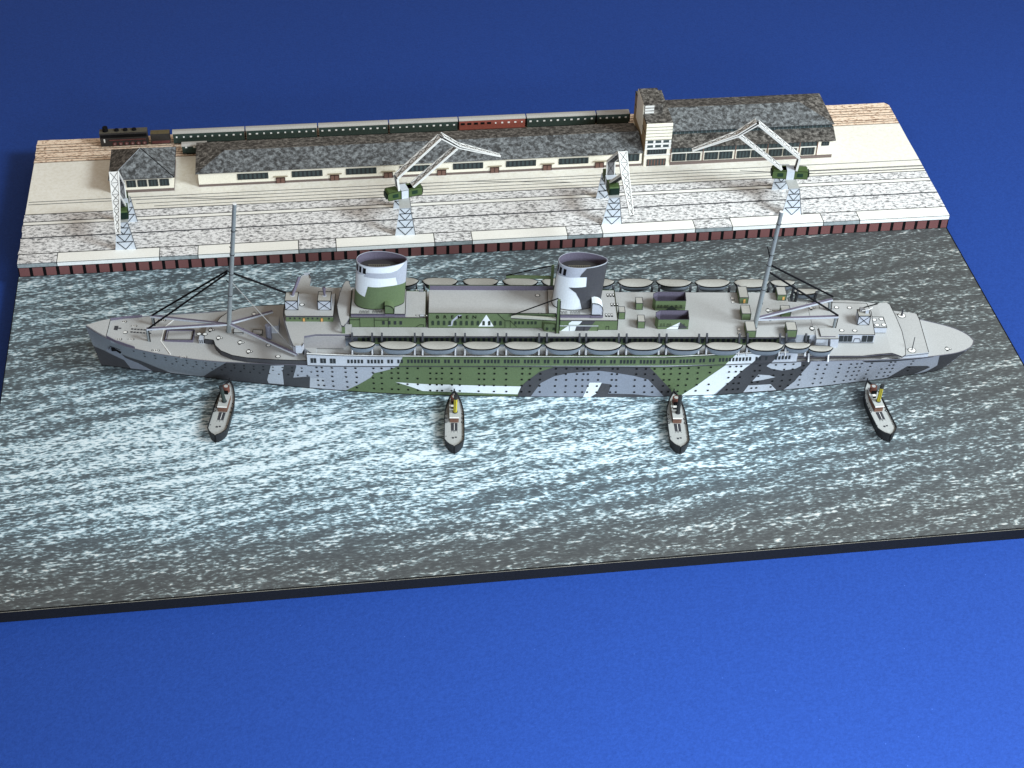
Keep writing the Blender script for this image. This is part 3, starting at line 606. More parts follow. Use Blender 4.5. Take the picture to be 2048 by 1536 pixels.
# forecastle pieces
m = MB(); m.prism([(x, y) for x, y in deck_poly(-.21, .33, .01, 8)], lambda x: dz(x) - .005, lambda x: dz(x) + .045, deckm); m.line([(.33, -.32, 1.2), (.33, .32, 1.2)], .008, ink); m.build('bow_platform', ship)
m = MB()
for s in (-1, 1):
    pts = [(.33, .34), (.6, .475), (1.05, .625)]; 
    for a, b_ in zip(pts, pts[1:]): m.bar((a[0], s * a[1], dz(a[0]) + .035), (b_[0], s * b_[1], dz(b_[0]) + .02), (0, .006, 0), purple, (0, 0, .035))
m.build('bow_bulwark', ship)
def mark(mb, c, kind):
    x, y, z = c
    if kind == 'cleat':
        mb.box(x - .085, x + .085, y - .032, y + .032, z - .002, z + .002, whitec)
        for dx in (-.05, 0, .045): mb.box(x + dx - .012, x + dx + .012, y - .02, y + .02, z, z + .005, ink)
        for s in (-1, 1): mb.line([(x + s * .075, y - .035, z + .003), (x + s * .1, y, z + .003), (x + s * .075, y + .035, z + .003)], .007, ink)
    if kind == 'winch':
        mb.disc((x, y, z), .045, whitec, 10, ink); mb.box(x - .025, x + .03, y + .04, y + .08, z, z + .006, ink); mb.box(x - .03, x + .02, y - .085, y - .05, z, z + .006, ink); mb.disc((x + .075, y, z), .02, whitec, 8, ink)
    if kind == 'dot': mb.disc((x, y, z), .042, whitec, 12, ink, sx=1.15)
    if kind == 'hatch': mb.box(x - .05, x + .05, y - .045, y + .045, z, z + .004, ink); mb.box(x - .04, x + .04, y - .035, y + .035, z + .004, z + .007, deckm)
    if kind == 'grate':
        mb.box(x - .07, x + .07, y - .05, y + .05, z, z + .004, whitec)
        for k in range(5): mb.box(x - .06 + k * .028, x - .045 + k * .028, y - .045, y + .045, z + .004, z + .007, ink)
m = MB()
for px in ((247, 651), (267, 657), (261, 683.5), (237, 686), (311, 702), (366, 713), (324, 642)): 
    c_ = lz(px[0], px[1], .98); mark(m, (c_[0], c_[1], dz(c_[0]) - .006), 'cleat')
for k in range(7):
    for y_ in (-.0, .12): 
        x_ = .85 + k * .075; m.box(x_, x_ + .055, y_ - .02, y_ + .02, dz(x_) - .01, dz(x_) - .002, ink_soft)
m.box(.40, .54, .0, .16, dz(.5) - .012, dz(.5) + .002, ink_soft); m.box(.54, .62, .07, .10, dz(.55) - .012, dz(.55) + .0, ink_soft)
for px in ((251, 668.5),): c_ = lz(px[0], px[1], 1.02); mark(m, (c_[0], c_[1], dz(c_[0]) - .004), 'dot')
for px in ((304, 666), (303.5, 676), (313, 667), (313, 677)): c_ = lz(px[0], px[1], .97); mark(m, (c_[0], c_[1], .965), 'dot')
c_ = lz(373, 696, .95); m.disc((c_[0], c_[1], .946), .06, ink_soft, 12)
m.build('deck_print', md, kind='stuff')
m = MB(); zz = .955
A = [lz(*p_, zz) for p_ in ((349, 640), (323, 683), (341, 709))]; A[0] = (A[0][0], .74, zz); 
for a, b_ in zip([lz(352, 638, zz), lz(330, 656, zz), lz(322, 684, zz)], [lz(330, 656, zz), lz(322, 684, zz), lz(341, 710, zz)]): m.bar((a[0], a[1], zz + .02), (b_[0], b_[1], zz + .02), (.012, 0, 0), whitec, (0, 0, .02)); m.line([(a[0] - .02, a[1], zz), (b_[0] - .02, b_[1], zz)], .008, ink); m.line([(a[0] + .022, a[1], zz), (b_[0] + .022, b_[1], zz)], .008, ink)
m.build('breakwater', ship)
h0 = lz(330, 684.5, .95); h1 = lz(385, 686, .95); hx0, hx1, hy0, hy1 = h0[0], h1[0], h0[1], h0[1] + .40
m = MB(); m.box(hx0, hx1, hy0, hy1, .93, .952, deckm)
for bx_ in ((hx0 - .015, hx0 + .01, hy0, hy1), (hx1 - .01, hx1 + .015, hy0, hy1), (hx0, hx1, hy0 - .012, hy0 + .012), (hx0, hx1, hy1 - .012, hy1 + .012)): m.box(*bx_, .93, 1.03, purple)
m.box(hx0 + .05, hx1 - .03, hy0 + .02, hy1 - .02, .95, 1.0, deckm); m.line([(hx0, hy0, 1.032), (hx1, hy0, 1.032), (hx1, hy1, 1.032), (hx0, hy1, 1.032)], .008, ink, True); m.build('hatch', ship)
# raised deck round the foremast: S-shaped front
fr = [(2.70, .30), (2.93, .34), (3.0, .55), (3.15, .75), (3.45, .93), (3.8, 1.02), (4.4, 1.085), (5.0, 1.115), (5.35, 1.13)]
ol = [(x, -y) for x, y in fr] + [(x, y) for x, y in fr[::-1]]
m = MB(); m.prism(ol, .92, 1.09, dark, deckm); m.line([(x, -y - .003, 1.092) for x, y in fr], .008, ink); m.line([(x, y, 1.092) for x, y in fr], .008, ink)
rd = m.build('raised_fore_deck', ship)
m = MB(); m.box(2.56, 2.72, -.30, -.06, .94, 1.07, pale)
for k in range(3): m.box(2.58 + k * .05, 2.60 + k * .05, -.308, -.30, .96, 1.06, ink)
m.build('deck_locker', ship)
m = MB()
for px, k in (((437, 676), 'winch'), ((480, 685), 'winch'), ((497, 703), 'winch'), ((421, 660), 'winch'), ((398, 668), 'dot'), ((410, 668.5), 'dot'), ((537, 691), 'dot'), ((556, 713), 'dot'), ((508, 628), 'winch')):
    c_ = lz(px[0], px[1], 1.092); mark(m, c_, k)
m.build('deck_print', rd, kind='stuff')
for px0, px1 in (((467, 668), (487, 657)), ((505, 671), (527, 659))):
    a = lz(*px0, 1.09); m = MB(); m.inkbox(a[0], a[0] + .24, a[1], a[1] + .17, 1.09, 1.13, deckm); m.build('deck_hatch', ship)
a = lz(538, 679, 1.09); m = MB(); m.tube((a[0], a[1] + .05, 1.09), (a[0], a[1] + .05, 1.50), .075, paper('kingpost', (112, 114, 128), .06), n=12); m.build('kingpost', ship)
m = MB(); m.box(a[0] - .04, a[0] + .22, a[1] + .25, a[1] + .62, 1.09, 1.32, pale, deckm); m.build('deck_locker', ship)
# promenade superstructure: camouflaged window band
def bandb(x): return dk(x) + .014
def zbt(x): return float(np.interp(x, [5.2, 8, 14, 16, 17.2], [1.34, 1.315, 1.315, 1.40, 1.42]))
XB0, XB1 = 5.28, 17.2
m = MB()
for s in (-1, 1):
    xs = [XB0 + (XB1 - XB0) * i / 60 for i in range(61)]
    for a, b_ in zip(xs, xs[1:]):
        f_ = [(a, s * bandb(a), dz(a)), (b_, s * bandb(b_), dz(b_)), (b_, s * bandb(b_), zbt(b_)), (a, s * bandb(a), zbt(a))]; m.face(f_ if s < 0 else f_[::-1], pale)
m.face([(XB1, -bandb(XB1), dz(XB1)), (XB1, bandb(XB1), dz(XB1)), (XB1, bandb(XB1), 1.42), (XB1, -bandb(XB1), 1.42)], pale)
pw = m.build('promenade_wall', ship)
Sb = lambda x, z: (x, -bandb(x), z)
for nm, mt, pts in (('g', green, [(7.60, 1.312), (7.485, 1.0), (15.46, 1.045), (15.70, 1.375)]), ('w', white, [(15.70, 1.375), (15.46, 1.045), (16.1, 1.06), (16.36, 1.395)]), ('d', dark, [(16.36, 1.395), (16.1, 1.06), (16.58, 1.075), (16.80, 1.405)])):
    for s in (-1, 1):
        m = MB(); decal(m, pts, Sb, .003, (.4, 1), mt, False)
        if s > 0: m.v = [(p[0], -p[1], p[2]) for p in m.v]; m.f = [f[::-1] for f in m.f]
        m.build('camouflage_patch', pw)
m = MB(); random.seed(9)
for s in (-1, 1):
    x = 5.36
    for k in range(3):
        for d_ in (0, .075): xx = x + k * .235 + d_; f_ = [(xx, s * (bandb(xx) + .006), dz(xx) + .09), (xx + .066, s * (bandb(xx + .066) + .006), dz(xx) + .09), (xx + .066, s * (bandb(xx + .066) + .006), dz(xx) + .24), (xx, s * (bandb(xx) + .006), dz(xx) + .24)]; m.face(f_ if s < 0 else f_[::-1], glassd)
    x = 6.25; gi = 0; pat = [5, 5, 2, 2, 10, 2, 2, 5, 5]
    while x < 17.05:
        for k in range(pat[gi % len(pat)]):
            if x > 17.05: break
            if not (16.45 < x < 16.62):
                z_ = dz(x) + .10; f_ = [(x, s * (bandb(x) + .006), z_), (x + .055, s * (bandb(x + .055) + .006), z_), (x + .055, s * (bandb(x + .055) + .006), z_ + .115), (x, s * (bandb(x) + .006), z_ + .115)]; m.face(f_ if s < 0 else f_[::-1], glassd)
            x += .082
        x += .075; gi += 1
m.build('window_row', pw, kind='stuff')
m = MB()
for s in (-1, 1):
    xs = [XB0 + (XB1 - XB0) * i / 40 for i in range(41)]
    m.line([(a, s * (bandb(a) + .004), zbt(a) + .004) for a in xs], .011, whitec); m.line([(a, s * (bandb(a) + .008), dz(a) + .002) for a in xs], .011, ink_soft); m.line([(a, s * (bandb(a) + .006), zbt(a) - .022) for a in xs], .007, ink)
m.build('rail_line', pw)
# boat deck (lies just under the band's top) with front narrowing
m = MB(); grid_deck(m, XB0, XB1, lambda x: zbt(x) - .03, deckm, fb=lambda x: bandb(x) - .008, n=40); m.build('boat_deck', ship)
# fore superstructure block: rounded front in three steps
def roundfront(x0, hw, depth, xb, n=14, p=2.0):
    pts = [(x0 + depth * abs(k) ** p, hw * k) for k in [-1 + 2 * i / n for i in range(n + 1)]]
    return pts + [(xb, hw), (xb, -hw)]
grn_dk = paper('front_shadow_green', (72, 84, 62), .08)
m = MB(); m.prism(roundfront(4.78, 1.135, .62, 5.5), 1.0, 1.34, pale, deckm); fb_ = m.build('front_bulkhead', ship)
m = MB()
for k in (-.92, -.8, -.66, -.5, -.34, -.18, .18, .34, .5, .66, .8, .92):
    y_ = k * 1.135; x_ = 4.78 + .62 * k * k - .006; m.box(x_ - .008, x_ + .02, y_ - .035, y_ + .035, 1.13, 1.28, glassd)
m.build('front_window', fb_)
m = MB(); m.prism(roundfront(4.74, .95, .34, 6.2), 1.34, 1.70, paper('bulkhead_grey', (150, 148, 148), .05), deckm); m.build('front_bulkhead', ship)
# inner house under the sun deck
m = MB(); m.box(5.2, 17.15, -.80, .80, 1.28, 1.66, paper('inner_wall', (128, 138, 152), .06)); ih = m.build('inner_house', ship)
m = MB(); m.box(6.5, 16.8, -.812, -.80, 1.36, 1.65, green); m.box(6.5, 16.8, .80, .812, 1.36, 1.65, green); m.build('camouflage_patch', ih)
m = MB()
for i in range(80):
    xx = 6.6 + i * .127
    for s in (-1, 1): m.box(xx, xx + .07, min(s * .812, s * .818), max(s * .812, s * .818), 1.42, 1.56, glassd)
m.build('window_row', ih, kind='stuff')
# sun deck slab
m = MB(); m.prism([(5.1, -.9), (17.15, -.9), (17.2, 0), (17.15, .9), (5.1, .9)], 1.635, 1.67, deck_edge, deckm); m.line([(5.2, -.902, 1.67), (17.15, -.902, 1.67)], .009, ink); m.line([(5.2, -.9, 1.64), (17.15, -.9, 1.64)], .008, ink_soft); sd = m.build('sun_deck', ship)
# bridge deck with wings
wing = [(4.66, 0), (4.67, .22), (4.78, .66), (4.90, 1.1), (5.0, 1.40), (5.08, 1.455), (5.2, 1.44), (5.24, 1.30), (5.23, 1.0), (5.5, .93), (6.35, .93)]
wo = [(x, -y) for x, y in wing[::-1]] + wing[1:]
m = MB(); m.prism(wo, 1.70, 1.755, deck_edge, deckm); 
fw = wing[:8]; 
for s in (-1, 1):
    for a, b_ in zip(fw, fw[1:]): m.bar((a[0], s * a[1], 1.69), (b_[0], s * b_[1], 1.69), (.006, 0, 0), paper('bridge_front', (158, 160, 168), .05), (0, 0, .085))
    m.line([(x, s * y, 1.778) for x, y in fw], .008, ink_soft)
    m.box(5.06, 5.2, min(s * 1.44, s * 1.46), max(s * 1.44, s * 1.46), 1.6, 1.82, pale)
bridge = m.build('bridge_deck', ship)
m = MB(); m.prism([(4.72, -.2), (4.78, -.62), (4.86, -.88), (6.3, -.88), (6.3, .88), (4.86, .88), (4.78, .62), (4.72, .2)], 1.60, 1.70, paper('under_bridge', (140, 138, 140), .05)); m.build('bridge_base', ship)
m = MB(); m.box(4.76, 5.90, -.44, .44, 1.755, 1.90, green); m.prism([(4.72, -.30), (4.76, -.45), (5.91, -.45), (5.91, .45), (4.76, .45), (4.72, .30)], 1.90, 1.925, deck_edge, deckm); m.line([(4.76, -.45, 1.927), (5.91, -.45, 1.927), (5.91, .45, 1.927)], .008, ink); wh = m.build('wheelhouse', ship)
for i, cx in enumerate((4.86, 4.97, 5.09, 5.29, 5.40, 5.52, 5.72 + .08)):
    m = MB(); m.box(cx - .02, cx + .02, -.446, -.44, 1.83, 1.875, glassd); m.build('window', wh)
for cx in (5.19, 5.625):
    m = MB(); m.box(cx - .024, cx + .024, -.449, -.44, 1.765, 1.865, orange); m.line([(cx - .028, -.45, 1.76), (cx - .028, -.45, 1.868), (cx + .028, -.45, 1.868), (cx + .028, -.45, 1.76)], .005, tugr); m.build('door', wh)
def xbox(x0, x1, y0, y1, z0, z1, name='gun_platform'):
    m = MB(); m.inkbox(x0, x1, y0, y1, z0, z1, pale, covm, r=.010); m.line([(x0, y0 - .004, z0), (x1, y0 - .004, z1)], .008, ink); m.line([(x0, y0 - .004, z1), (x1, y0 - .004, z0)], .008, ink); return m.build(name, ship)
def gun(o, c, top, r=.03):
    m = MB(); m.tube(c, top, r, purple, .045, 8); m.disc((c[0], c[1], c[2]), .06, pale, 10); m.build('gun', o)
g1 = xbox(4.73, 5.04, -.20, .15, 1.925, 2.20); g2 = xbox(5.52, 5.84, -.20, .17, 1.925, 2.20)
t1 = ly(605, 552, .35); gun(g1, (4.90, .02, 2.20), (5.06, .34, 2.52), .035); gun(g2, (5.68, .02, 2.20), (5.67, .05, 2.42), .02)
m = MB(); c_ = lz(604, 609.5, 1.93); mark(m, c_, 'dot'); m.build('roof_print', wh, kind='stuff')
# deck houses
def house(x0, x1, hw, z0, zr, wt, name, mat=green, label=None, ends=True):
    m = MB()
    for s in (-1, 1): m.box(x0, x1, min(s * hw, s * (hw - .012)), max(s * hw, s * (hw - .012)), z0, wt, mat)
    if ends: m.box(x0, x0 + .012, -hw, hw, z0, wt, mat); m.box(x1 - .012, x1, -hw, hw, z0, wt, mat)
    else: m.box(x0 + .02, x1 - .02, hw - .018, hw - .0125, zr, wt - .004, purple)
    m.box(x0 + .005, x1 - .005, -hw + .005, hw - .005, z0, zr, purple, deckm)
    for yy in (-hw, hw): m.line([(x0, yy, wt), (x1, yy, wt)], .008, ink)
    for xx in (x0, x1):
        m.line([(xx, -hw, z0), (xx, -hw, wt)], .008, ink)
        if ends: m.line([(xx, -hw, wt), (xx, hw, wt)], .006, ink)
    m.line([(x0, -hw, z0), (x1, -hw, z0)], .006, ink); return m.build(name, ship, label)
hA = house(6.30, 8.15, .54, 1.67, 1.955, 1.965, 'fore_house'); hB = house(8.21, 11.30, .56, 1.67, 1.985, 2.125, 'lounge_house', ends=False, label='long green house lettered BREMEN on its side'); hC = house(11.40, 12.81, .62, 1.67, 1.945, 1.955, 'aft_house')
m = MB(); cres = [(6.30, -.54), (6.22, -.80), (6.19, -.89), (6.12, -.86), (6.03, -.45), (5.975, -.05), (6.02, .45), (6.09, .80), (6.13, .92), (6.22, .93), (6.24, .80), (6.30, .54)]
m.prism(cres, 1.935, 1.965, deck_edge, deckm); m.line([(x, y, 1.966) for x, y in cres[1:11]], .008, ink_soft)
for s in (-1, 1): m.box(6.13, 6.21, s * .88 - .02, s * .88 + .02, 1.76, 1.94, green)
m.build('compass_platform', ship)
m = MB(); m.prism([(6.35, -.5), (6.10, -.35), (6.05, 0), (6.10, .35), (6.35, .5)], 1.67, 1.935, purple); m.build('platform_support', ship)
for i in range(4):
    m = MB(); cx = 7.12 + i * .14; m.box(cx - .03, cx + .03, -.548, -.54, 1.755, 1.86, glassd); m.build('window', hA)
m = MB(); 
for xx in (6.55, 6.90, 7.24): m.line([(xx, -.545, 1.67), (xx, -.545, 1.955)], .006, ink)
m.line([(6.30, -.545, 1.90), (6.55, -.545, 1.90)], .006, ink); m.line([(6.90, -.545, 1.89), (7.24, -.545, 1.89)], .006, ink); m.line([(7.9, -.545, 1.675), (7.99, -.545, 1.75), (8.09, -.545, 1.75), (8.09, -.545, 1.675)], .006, ink)
m.build('panel_line', hA, kind='stuff')
for i in range(13):
    cx = 8.315 + i * .1370; m = MB(); m.face([(cx - .032, -.567, 1.755), (cx + .032, -.567, 1.755), (cx + .032, -.567, 1.87), (cx + .016, -.567, 1.895), (cx - .016, -.567, 1.895), (cx - .032, -.567, 1.87)], dgreen); m.build('window', hB)
for xs_ in ((10.32, 10.41, 10.50), (10.63, 10.72, 10.81)):
    for cx in xs_: m = MB(); m.box(cx - .028, cx + .028, -.568, -.56, 1.79, 1.88, dgreen); m.build('window', hB)
def flat(pts, Y, mat, parent, name='camouflage_patch', off=.003):
    m = MB(); v = [ly(*p_, Y) for p_ in pts]; m.face([(a[0], Y - off, min(max(a[2], 0), 9)) for a in v][::-1], mat)
    f = m.f[0]; P3 = [Vector(q_) for q_ in m.v]; n = (P3[1] - P3[0]).cross(P3[2] - P3[1])
    return m.build(name, parent)
Zc = lambda x, y: (860 + x / 8.533, 540 + y / 8.533)
flat([Zc(478, 765), Zc(548, 765), Zc(520, 790), Zc(400, 870), Zc(378, 955), Zc(295, 955), Zc(350, 925), Zc(372, 860)], -.56, lilac, hB, off=.004)
flat([Zc(962, 762), Zc(1088, 962), Zc(828, 962)], -.56, white, hB, off=.004)
m = MB(); vv = [ly(*p_, -.56) for p_ in (Zc(1155, 745), Zc(1280, 865), Zc(1370, 865), Zc(1480, 975))]; m.line([(a[0], -.565, a[2]) for a in vv], .006, ink)
for px in (1280, 1370): a = ly(*Zc(px, 865), -.56); b_ = ly(*Zc(px, 975), -.56); m.line([(a[0], -.565, a[2]), (b_[0], -.565, b_[2])], .006, ink)
m.build('panel_line', hB, kind='stuff')
def letter(ch, x, z, size, parent, Y):
    cu = bpy.data.curves.new('t', 'FONT'); cu.body = ch; cu.size = size; cu.align_x = 'CENTER'; cu.extrude = .001; cu.offset = .0022
    o = bpy.data.objects.new('tmp', cu); col.objects.link(o); bpy.context.view_layer.update(); me = bpy.data.meshes.new_from_object(o.evaluated_get(bpy.context.evaluated_depsgraph_get())); bpy.data.objects.remove(o)
    me.transform(Matrix.Rotation(math.pi / 2, 4, 'X')); me.materials.clear(); me.materials.append(ink)
    p_ = bpy.data.objects.new('letter', me); col.objects.link(p_); p_.parent = parent; p_.location = (x, Y, z); return p_
for i, ch in enumerate('BREMEN'): letter(ch, 8.432 + i * .1785, 1.965, .135, hB, -.569)
# aft house camouflage and panels
Zd = lambda x, y: (1080 + x / 7.68, 500 + y / 7.68)
flat([Zd(490, 1092), Zd(648, 1092), Zd(605, 1140), Zd(560, 1160), Zd(535, 1240), Zd(315, 1240), Zd(430, 1190), Zd(445, 1120)], -.62, white, hC, off=.004)
flat([Zd(648, 1092), Zd(850, 1088), Zd(740, 1236), Zd(537, 1240), Zd(560, 1160), Zd(605, 1140)], -.62, dark, hC, off=.005)
m = MB(); a = ly(*Zd(300, 1148), -.62); b_ = ly(*Zd(895, 1148), -.62); m.box(a[0], b_[0], -.66, -.62, 1.67, a[2], green); m.line([(a[0], -.662, a[2]), (b_[0], -.662, a[2])], .01, pale)
for px in (455, 680, 895): q_ = ly(*Zd(px, 1148), -.66); m.line([(q_[0], -.664, 1.67), (q_[0], -.664, a[2])], .006, ink)
lock = m.build('side_locker', ship)
flat([Zd(430, 1165), Zd(560, 1165), Zd(535, 1240), Zd(315, 1245)], -.66, white, lock, off=.003); flat([Zd(560, 1165), Zd(800, 1165), Zd(740, 1240), Zd(540, 1242)], -.66, dark, lock, off=.003)
m = MB(); m.prism([(10.98, -.60), (11.02, -.68), (11.10, -.70), (11.38, -.70), (11.38, -.5), (10.98, -.5)], 1.67, 1.90, green); m.box(11.06, 11.12, -.706, -.70, 1.72, 1.80, dgreen); m.box(11.22, 11.28, -.706, -.70, 1.72, 1.80, dgreen); m.build('curved_house', ship)
m = MB(); q0 = ly(*Zd(1015, 1165), -.62); m.line([(q0[0], -.623, 1.68), (q0[0], -.623, 1.78), (q0[0] + .07, -.623, 1.78), (q0[0] + .07, -.623, 1.68)], .006, ink)
m.build('door_outline', hC)
m = MB()
for px in ((1221, 590), (1229, 609), (1218, 630)):
    c_ = lz(*px, 1.957)
    for k in range(3): mark(m, (c_[0] - .075 + k * .07, c_[1], c_[2]), 'grate') if 0 else m.box(c_[0] - .09 + k * .07, c_[0] - .045 + k * .07, c_[1] - .06, c_[1] + .06, 1.947, 1.953, ink)
    for k in range(3): m.box(c_[0] - .08 + k * .07, c_[0] - .055 + k * .07, c_[1] - .012, c_[1] + .04, 1.953, 1.956, whitec)
m.build('roof_print', hC, kind='stuff')
m = MB()
for px in ((842, 581), (843, 631)):
    c_ = lz(*px, 1.965 if px[1] > 600 else 1.965); m.box(c_[0] - .05, c_[0] + .07, c_[1] - .045, c_[1] + .045, 1.957, 1.962, ink); m.box(c_[0] - .04, c_[0] + .06, c_[1] - .035, c_[1] + .035, 1.962, 1.965, pale); m.disc((c_[0] - .11, c_[1] + .02, 1.957), .02, whitec, 8, ink); m.disc((c_[0] + .12, c_[1], 1.957), .02, whitec, 8, ink)
m.build('roof_print', hA, kind='stuff')
m = MB()
for px in ((1075, 591), (1080, 628)): mark(m, lz(*px, 1.987), 'dot')
m.build('roof_print', hB, kind='stuff')
# funnels
def fun_pt(F, u, v):
    x0, x1, w_, lean, z0, z1 = F; c = math.cos(math.pi * u); s = math.sin(math.pi * u)
    return ((x0 + x1) / 2 - (x1 - x0) / 2 * c + lean * v, -w_ * s * (1.06 + .22 * c), z0 + (z1 - z0) * v)
def funnel(F, basem, patches, label, plate):
    m = MB(); N_ = 28; NV = 4
    for s in (-1, 1):
        for i in range(N_):
            for j in range(NV):
                q4 = [fun_pt(F, i / N_, j / NV), fun_pt(F, (i + 1) / N_, j / NV), fun_pt(F, (i + 1) / N_, (j + 1) / NV), fun_pt(F, i / N_, (j + 1) / NV)]
                if s > 0: q4 = [(p[0], -p[1], p[2]) for p in q4][::-1]
                m.face(q4, basem, True)
            k = .955; cx = (F[0] + F[1]) / 2 + F[3]
            inn = lambda u, v: (lambda p: (cx + (p[0] - cx) * k, p[1] * k * (-1 if s > 0 else 1), p[2]))(fun_pt(F, u, v))
            m.face([inn(i / N_, .80), inn(i / N_, 1), inn((i + 1) / N_, 1), inn((i + 1) / N_, .80)][::(1 if s < 0 else -1)], purple, True)
            o_ = lambda u: (lambda p: (p[0], p[1] * (-1 if s > 0 else 1), p[2]))(fun_pt(F, u, 1))
            m.face([o_(i / N_), o_((i + 1) / N_), inn((i + 1) / N_, 1), inn(i / N_, 1)], purple)
    f_ = m.build('funnel', ship, label)
    g = MB(); ring = [(lambda p: ((F[0] + F[1]) / 2 + F[3] + (p[0] - (F[0] + F[1]) / 2 - F[3]) * .95, p[1] * .95, p[2]))(fun_pt(F, i / 16, .82)) for i in range(17)]
    g.face([(p[0], p[1], p[2]) for p in ring] + [(p[0], -p[1], p[2]) for p in ring[-2:0:-1]], paper('grate_dark', (58, 56, 58), .12))
    random.seed(4)
    for k in range(12):
        x_ = F[0] + .38 + k * .045; z_ = ring[0][2]; g.box(x_, x_ + .018, -.10, .10, z_ + .003, z_ + .012, paper('grate_light', (112, 108, 98), .1))
    for k in range(3): g.box(F[0] + .36, F[0] + .9, -.08 + k * .07, -.065 + k * .07, ring[0][2] + .012, ring[0][2] + .02, paper('grate_light', (112, 108, 98), .1))
    g.build('grating', f_)
    g = MB(); top = [fun_pt(F, i / 24, 1.0) for i in range(25)]; bot = [fun_pt(F, i / 24, 0.0) for i in range(25)]
    g.line([(p[0], p[1] - .002, p[2] + .004) for p in top], .007, lilac); g.line([(p[0], -p[1], p[2] + .004) for p in top], .007, lilac); g.line([(p[0], p[1] - .004, p[2] + .006) for p in bot], .009, ink)
    g.line([fun_pt(F, 1, 0), fun_pt(F, 1, 1)], .012, ink); g.line([fun_pt(F, 0, 0), fun_pt(F, 0, 1)], .009, ink)
    g.build('outline', f_)
    for mt, pts, ly_ in patches:
        for s in (-1, 1):
            g = MB(); decal(g, pts, lambda a, b_: fun_pt(F, a, b_), .003 + .003 * ly_, (1 / 28, .25), mt)
            if s > 0: g.v = [(p[0], -p[1], p[2]) for p in g.v]; g.f = [q_[::-1] for q_ in g.f]
            g.build('camouflage_patch' if mt is not ink else 'vent_slot', f_)
    g = MB(); x0, x1, hw, z0, z1 = plate; g.box(x0, x1, -hw, hw, z0, z1, purple, deckm); g.line([(x0, -hw, z1), (x1, -hw, z1), (x1, hw, z1), (x0, hw, z1)], .008, ink, True); g.line([(x0, -hw, z0), (x0, -hw, z1)], .008, ink)
    for k in range(9):
        if k == 4: continue
        xx = x0 + .22 + k * .062; g.line([(xx, -hw + .03, z1 + .003), (xx, -hw + .12, z1 + .003), (xx + .035, -hw + .12, z1 + .003), (xx + .035, -hw + .03, z1 + .003)], .005, ink)
    g.build('funnel_base', ship); return f_
F1 = (6.40, 7.61, .30, .10, 2.045, 3.31); F2 = (11.22, 12.40, .30, .12, 2.045, 3.31)
hl = lambda a, b_, c, d_: [(a, d_), (b_, d_), (b_, c), (a, c)]
funnel(F1, white, [(green, [(.0, .36), (.11, .34), (.30, .28), (.335, .535), (.48, .53), (.59, .535), (.74, .52), (.93, .50), (1, .50), (1, 0), (0, 0)][::-1], 0), (lilac, [(.26, .76), (.31, .86), (.45, .86), (.62, .845), (.72, .87), (.86, .99), (1.0, .99), (1.0, .50), (.93, .50), (.74, .52), (.70, .715), (.58, .725), (.44, .745)], 1), (pale, [(0, .99), (.26, .97), (.26, .80), (.12, .74), (0, .72)], 1), (ink, hl(.17, .215, .82, .96), 2), (ink, hl(.245, .295, .82, .95), 2), (ink, hl(.10, .14, .82, .97), 2), (ink, hl(.03, .07, .82, .97), 2)], 'forward funnel, white above a green lower half', (6.33, 7.65, .50, 1.955, 2.04))
funnel(F2, white, [(dark, [(.54, .99), (.48, .86), (.465, .79), (.56, .78), (.575, .55), (.34, .54), (.45, .42), (.52, .24), (.57, .0), (.75, .0), (1, .0), (1, .99), (.8, .99)], 1), (lilac, [(0, .99), (.27, .99), (.54, .99), (.48, .86), (.465, .79), (.32, .77), (.19, .75), (.06, .72), (0, .71)], 0), (ink, hl(.125, .18, .79, .94), 2), (ink, hl(.215, .265, .79, .94), 2), (ink, hl(.055, .09, .79, .95), 2)], 'after funnel, white in front and dark grey behind', (11.13, 12.38, .50, 1.945, 2.04))
def cowl(x, y, z, w_, d_, h, mat, tm, name='ventilator_cowl', lab=None):
    prof = [(0, 0), (w_, 0), (w_, h * .45)] + [(w_ - w_ * .75 * (1 - math.cos(a)), h * .45 + h * .55 * math.sin(a)) for a in (R_(25), R_(50), R_(70), R_(90))] + [(0, h)]
    m = MB(); n = len(prof); m.faces([(x + u, y, z + v) for u, v in prof] + [(x + u, y + d_, z + v) for u, v in prof], [tuple(range(n)), tuple(range(2 * n - 1, n - 1, -1))], mat)
    for i in range(n): a, b_ = prof[i], prof[(i + 1) % n]; m.face([(x + a[0], y, z + a[1]), (x + a[0], y + d_, z + a[1]), (x + b_[0], y + d_, z + b_[1]), (x + b_[0], y, z + b_[1])], tm)
    m.line([(x + u, y - .003, z + v) for u, v in prof], .010, ink, True); m.box(x - .01, x + w_ + .01, y - .03, y + d_, z - .05, z, purple); return m.build(name, ship, lab)
c_ = lz(769, 631, 2.0); cowl(c_[0] + .01, c_[1] + .02, 2.04, .22, .26, .24, green, green, lab='green ventilator cowl beside the forward funnel')
c_ = lz(1183, 633, 2.0); cowl(c_[0], c_[1] + .02, 2.02, .27, .28, .36, pale, white, lab='white ventilator cowl beside the after funnel')
